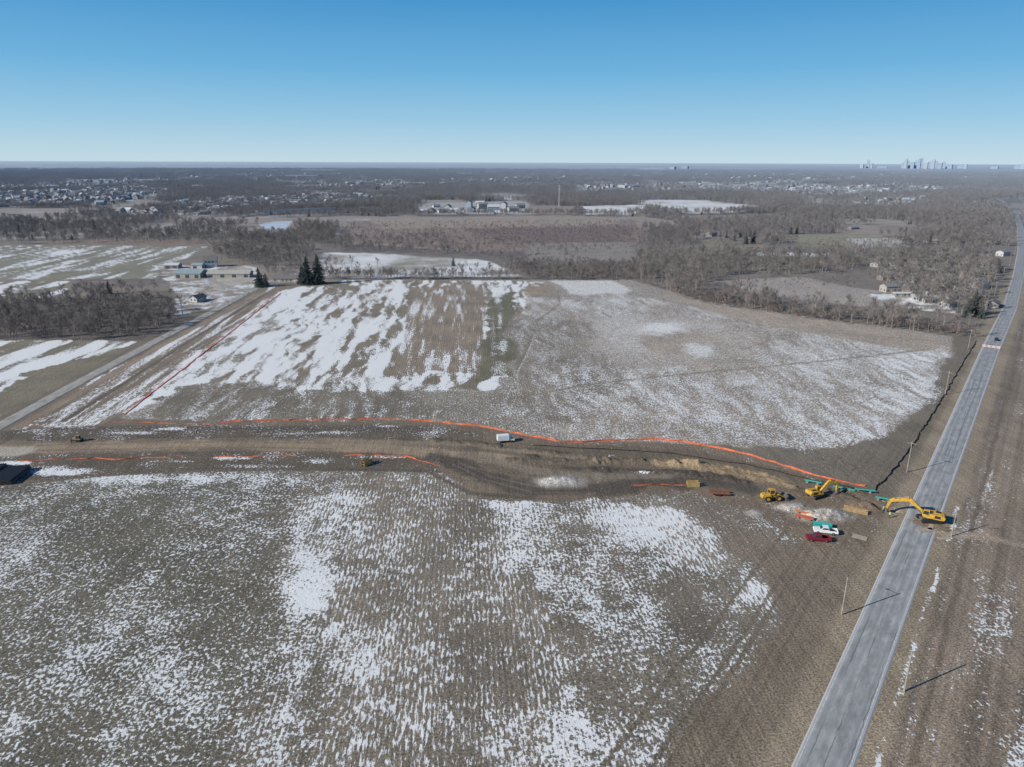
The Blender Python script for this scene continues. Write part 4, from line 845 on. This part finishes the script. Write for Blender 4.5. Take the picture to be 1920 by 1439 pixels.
def apartment(px,rz,L_=34,W_=14,fl=3,wall=SID,roof=RGR,name="apartment_block"):
    r=root(name,px,rz); h=fl*3.; mkobj("walls",merge(box(-L_/2,L_/2,-W_/2,W_/2,0,h),prismx(L_,W_,h,3.6)),wall,r); mkobj("roof",gable(L_+1.2,W_+1.2,h-.1,3.9),roof,r)
    ws=[];bl=[]
    for f_ in range(fl):
        for i in range(int(L_//3.4)):
            x=-L_/2+2+i*3.4
            for s_ in (-1,1):
                y=s_*(W_/2+.01); ws.append(box(x-.7,x+.7,min(y,y+s_*.03),max(y,y+s_*.03),.9+f_*3,2.5+f_*3))
            if i%3==1: bl.append(box(x-1.5,x+1.5,-W_/2-1.4,-W_/2-.05,.1+f_*3,.3+f_*3))
    mkobj("windows",merge(*ws),GLF,r); mkobj("balconies",merge(*bl),TRM,r)
AG=hm("blue_grey_siding",(.3,.34,.4))
for i,(u,v,L_,fl,wl) in enumerate([(793,399,16,1,SID),(810,398,16,1,TNW),(830,399,18,1,SID),(850,397,16,1,SID),(885,398,16,2,AG),(905,392,20,3,TNW),(925,397,22,3,AG),(945,391,20,3,SID),(962,397,20,2,TNW),(900,386,18,2,TNW),(880,388,14,3,AG),(975,391,18,2,TNW),(935,402,18,1,SID),(840,390,16,1,TNW),(818,389,14,1,SID),(862,402,14,1,TNW)]):
    apartment((u,v),[.1,1.4,.4][i%3],L_,11,fl,wl,[SNR,RGR,RGR][i%3])
cH=bpy.data.collections.new("estate_house_kinds")
for i,(wl,ro) in enumerate([(SID,RGR),(TNW,RBR),(SID,SNR),(AG,RGR),(BRK,RGR)]):
    a=merge(box(-7,7,-5,5,0,5.6),prismx(14,10,5.6,3.2),box(7.005,12,-4,3,0,2.8)); b=merge(gable(15,11,5.5,3.5),tf(gable(5.2,8,2.8,1.8),(9.8,-.5,0)))
    c=merge(*[box(x-.6,x+.6,-5.03,-5.005,z,z+1.4) for x in (-5,-2,2,5) for z in (.9,3.6)],*[box(x-.6,x+.6,5.005,5.03,z,z+1.4) for x in (-5,-2,2,5) for z in (.9,3.6)])
    o=mkobj("estate_house",merge(a,b,c),[wl,ro,GLF],link=False)
    mi=np.zeros(len(o.data.polygons),np.int32); mi[len(a[1]):]=1; mi[len(a[1])+len(b[1]):]=2; o.data.polygons.foreach_set('material_index',mi); cH.objects.link(o)
HP=[];HS=[]
for e_,ar in zip(EST,(620,1300,6000,4500,3500,2000,6000,5000)):
    q_,s=fill(e_,ar,.75,1.1); HP.append(q_); HS.append(s)
for e_,ar in (([(820,340),(1060,330),(1060,338),(820,350)],9000),([(1100,330),(1700,324),(1900,335),(1400,342)],30000),([(200,330),(700,325),(700,335),(200,340)],35000)):
    q_,s=fill(e_,ar,.9,1.4); HP.append(q_); HS.append(s)
scatter("suburban_estate",np.concatenate(HP),np.concatenate(HS),cH,5)
for i,(u,v,L_,W_,h) in enumerate([(1290,346,60,40,9),(1325,349,40,30,12),(1180,352,70,50,8),(1430,348,90,50,9),(780,347,90,40,9),(845,346,70,40,9),(730,355,50,30,8),(1130,345,80,40,8),(1010,352,60,40,8),(570,334,160,80,14),(1385,352,60,40,10),(1650,352,90,50,9),(1500,360,60,40,8),(380,352,60,40,8),(675,346,110,50,9),(600,322,300,120,16),(1220,320,300,100,20)]):
    r=root("retail_warehouse",(u,v),[.1,-.2,.4][i%3]); mkobj("walls",box(-L_/2,L_/2,-W_/2,W_/2,0,h),[SID,BRK,TNW,SID][i%4],r); mkobj("roof",box(-L_/2+.5,L_/2-.5,-W_/2+.5,W_/2-.5,h+.003,h+.4),SNR,r); mkobj("doors",merge(*[box(x-2,x+2,-W_/2-.1,-W_/2-.01,0,4) for x in np.linspace(-L_/2+5,L_/2-5,6)]),GLF,r); mkobj("rooftop_units",merge(*[box(x-2,x+2,-2,2,h+.41,h+2.2) for x in np.linspace(-L_/3,L_/3,4)]),RGR,r)
r=root("highway_overpass",(560,401),head((500,402),(620,397))); mkobj("deck",box(-75,75,-6,6,6,7.2),TRM,r); mkobj("parapets",merge(box(-75,75,-6.3,-6.003,6,8.2),box(-75,75,6.003,6.3,6,8.2)),TRM,r); mkobj("piers",merge(*[box(x-1,x+1,-5,5,0,5.99) for x in (-50,-20,20,50)]),TRM,r)
r=root("cell_tower",(1048,388)); mkobj("mast",cyl((0,0,0),(0,0,45),.7,.35,n=8),TRM,r); mkobj("antenna_platforms",merge(*[merge(cyl((0,0,z),(0,0,z+.3),1.6,n=10),*[box(1.7*math.cos(a)-.2,1.7*math.cos(a)+.2,1.7*math.sin(a)-.2,1.7*math.sin(a)+.2,z-1,z+1.4) for a in np.arange(6)*1.047]) for z in (36,41)]),TRM,r)
SKY1=hm("pale_tower_facade",(.3,.32,.36),hcol=(.16,.22,.31,1)); SKY2=hm("dark_tower_facade",(.12,.14,.18),hcol=(.09,.15,.24,1)); SKY3=hm("brown_tower_facade",(.4,.24,.2),hcol=(.2,.22,.27,1))  # hcol: haze tone painted over each facade's own colour
DD=15000.
for i,(u,w_,h,kind,m_) in enumerate([(1612,55,75,0,SKY1),(1623,45,135,1,SKY1),(1630,40,85,0,SKY2),(1688,50,100,0,SKY1),(1693,45,150,1,SKY3),(1698,50,130,0,SKY1),(1706,55,105,0,SKY2),(1712,40,130,1,SKY1),(1718,45,150,2,SKY2),(1723,45,170,1,SKY1),(1731,60,100,0,SKY3),(1738,55,120,0,SKY1),(1744,50,140,2,SKY3),(1750,60,125,0,SKY1),(1757,70,90,0,SKY2),(1764,60,110,1,SKY1),(1775,90,65,0,SKY2),(1795,80,55,0,SKY1),(1805,50,80,0,SKY1),(1740,260,45,0,SKY2),(1700,200,50,0,SKY2),(1905,140,60,0,SKY1),(1912,60,90,0,SKY1),(1650,160,35,0,SKY2),(1860,110,38,0,SKY2),(1283,70,45,0,SKY1),(1260,60,38,0,SKY1)]):
    p=g(u,340); p=p/np.linalg.norm(p)*DD*(1+.05*math.sin(i*3)) if u>1500 else p/np.linalg.norm(p)*9000
    r=root("office_tower",loc=(p[0],p[1],0),rz=-.7+.2*(i%2)); w2=w_/2
    parts=[box(-w2,w2,-w2*.8,w2*.8,0,h)]
    if kind==1: parts+=[box(-w2*.6,w2*.6,-w2*.5,w2*.5,h+.01,h*1.1),cyl((0,0,h*1.1),(0,0,h*1.2),2,n=5)]
    if kind==2: parts+=[([(-w2,-w2*.8,h),(w2,-w2*.8,h),(w2,w2*.8,h),(-w2,w2*.8,h),(0,0,h*1.14)],[(0,1,4),(1,2,4),(2,3,4),(3,0,4)])]
    mkobj("facade",merge(*parts),m_,r); mkobj("window_bands",merge(*[box(-w2-.3,w2+.3,-w2*.8-.3,w2*.8+.3,z,z+3) for z in np.arange(8,h-6,9)]),SKY2,r)
# ------------------------------------------------------------------ sky + sun
EL=math.radians(26.5); AZ=math.radians(245)
wd=bpy.data.worlds.new("sky"); scene.world=wd; wd.use_nodes=True; nt=wd.node_tree; bg=nt.nodes['Background']
sk=N(nt,'ShaderNodeTexSky'); sk.sky_type='NISHITA'; sk.sun_disc=False; sk.sun_elevation=EL; sk.sun_rotation=AZ; sk.altitude=300; sk.air_density=1.0; sk.dust_density=.3; sk.ozone_density=1.5
tc=N(nt,'ShaderNodeTexCoord'); vm=N(nt,'ShaderNodeVectorMath',operation='MULTIPLY_ADD'); vm.inputs[1].default_value=(1,1,1.6); vm.inputs[2].default_value=(0,0,.22); nm_=N(nt,'ShaderNodeVectorMath',operation='NORMALIZE')
nt.links.new(tc.outputs['Generated'],vm.inputs[0]); nt.links.new(vm.outputs[0],nm_.inputs[0]); nt.links.new(nm_.outputs[0],sk.inputs[0])
sz=N(nt,'ShaderNodeSeparateXYZ'); nt.links.new(tc.outputs['Generated'],sz.inputs[0])
cr=N(nt,'ShaderNodeValToRGB'); nt.links.new(sz.outputs[2],cr.inputs[0]); el=cr.color_ramp.elements
stops=[(0,(.58,.74,.81)),(.015,(.52,.71,.81)),(.05,(.35,.62,.81)),(.11,(.165,.475,.77)),(.20,(.055,.305,.64)),(.5,(.025,.11,.28)),(1,(.02,.075,.19))]
el[0].position=0; el[0].color=(*stops[0][1],1); el[1].position=1; el[1].color=(*stops[-1][1],1)
for p_,c_ in stops[1:-1]: e=el.new(p_); e.color=(*c_,1)
s10=N(nt,'ShaderNodeVectorMath',operation='SCALE'); nt.links.new(cr.outputs[0],s10.inputs[0]); s10.inputs['Scale'].default_value=10.
mxw=N(nt,'ShaderNodeMixRGB'); mxw.inputs[0].default_value=.88; nt.links.new(sk.outputs[0],mxw.inputs[1]); nt.links.new(s10.outputs[0],mxw.inputs[2])
nt.links.new(mxw.outputs[0],bg.inputs['Color']); bg.inputs['Strength'].default_value=.1
sd=bpy.data.lights.new("sun",'SUN'); sd.energy=5.0; sd.angle=math.radians(.53); sd.color=(1,.95,.87); so=bpy.data.objects.new("sun",sd); scene.collection.objects.link(so)
dirv=Vector((math.sin(AZ)*math.cos(EL),math.cos(AZ)*math.cos(EL),math.sin(EL))); so.rotation_euler=dirv.to_track_quat('Z','Y').to_euler(); so.location=(0,0,200)
scene.view_settings.view_transform='Standard'; scene.view_settings.look='None'; scene.view_settings.exposure=0
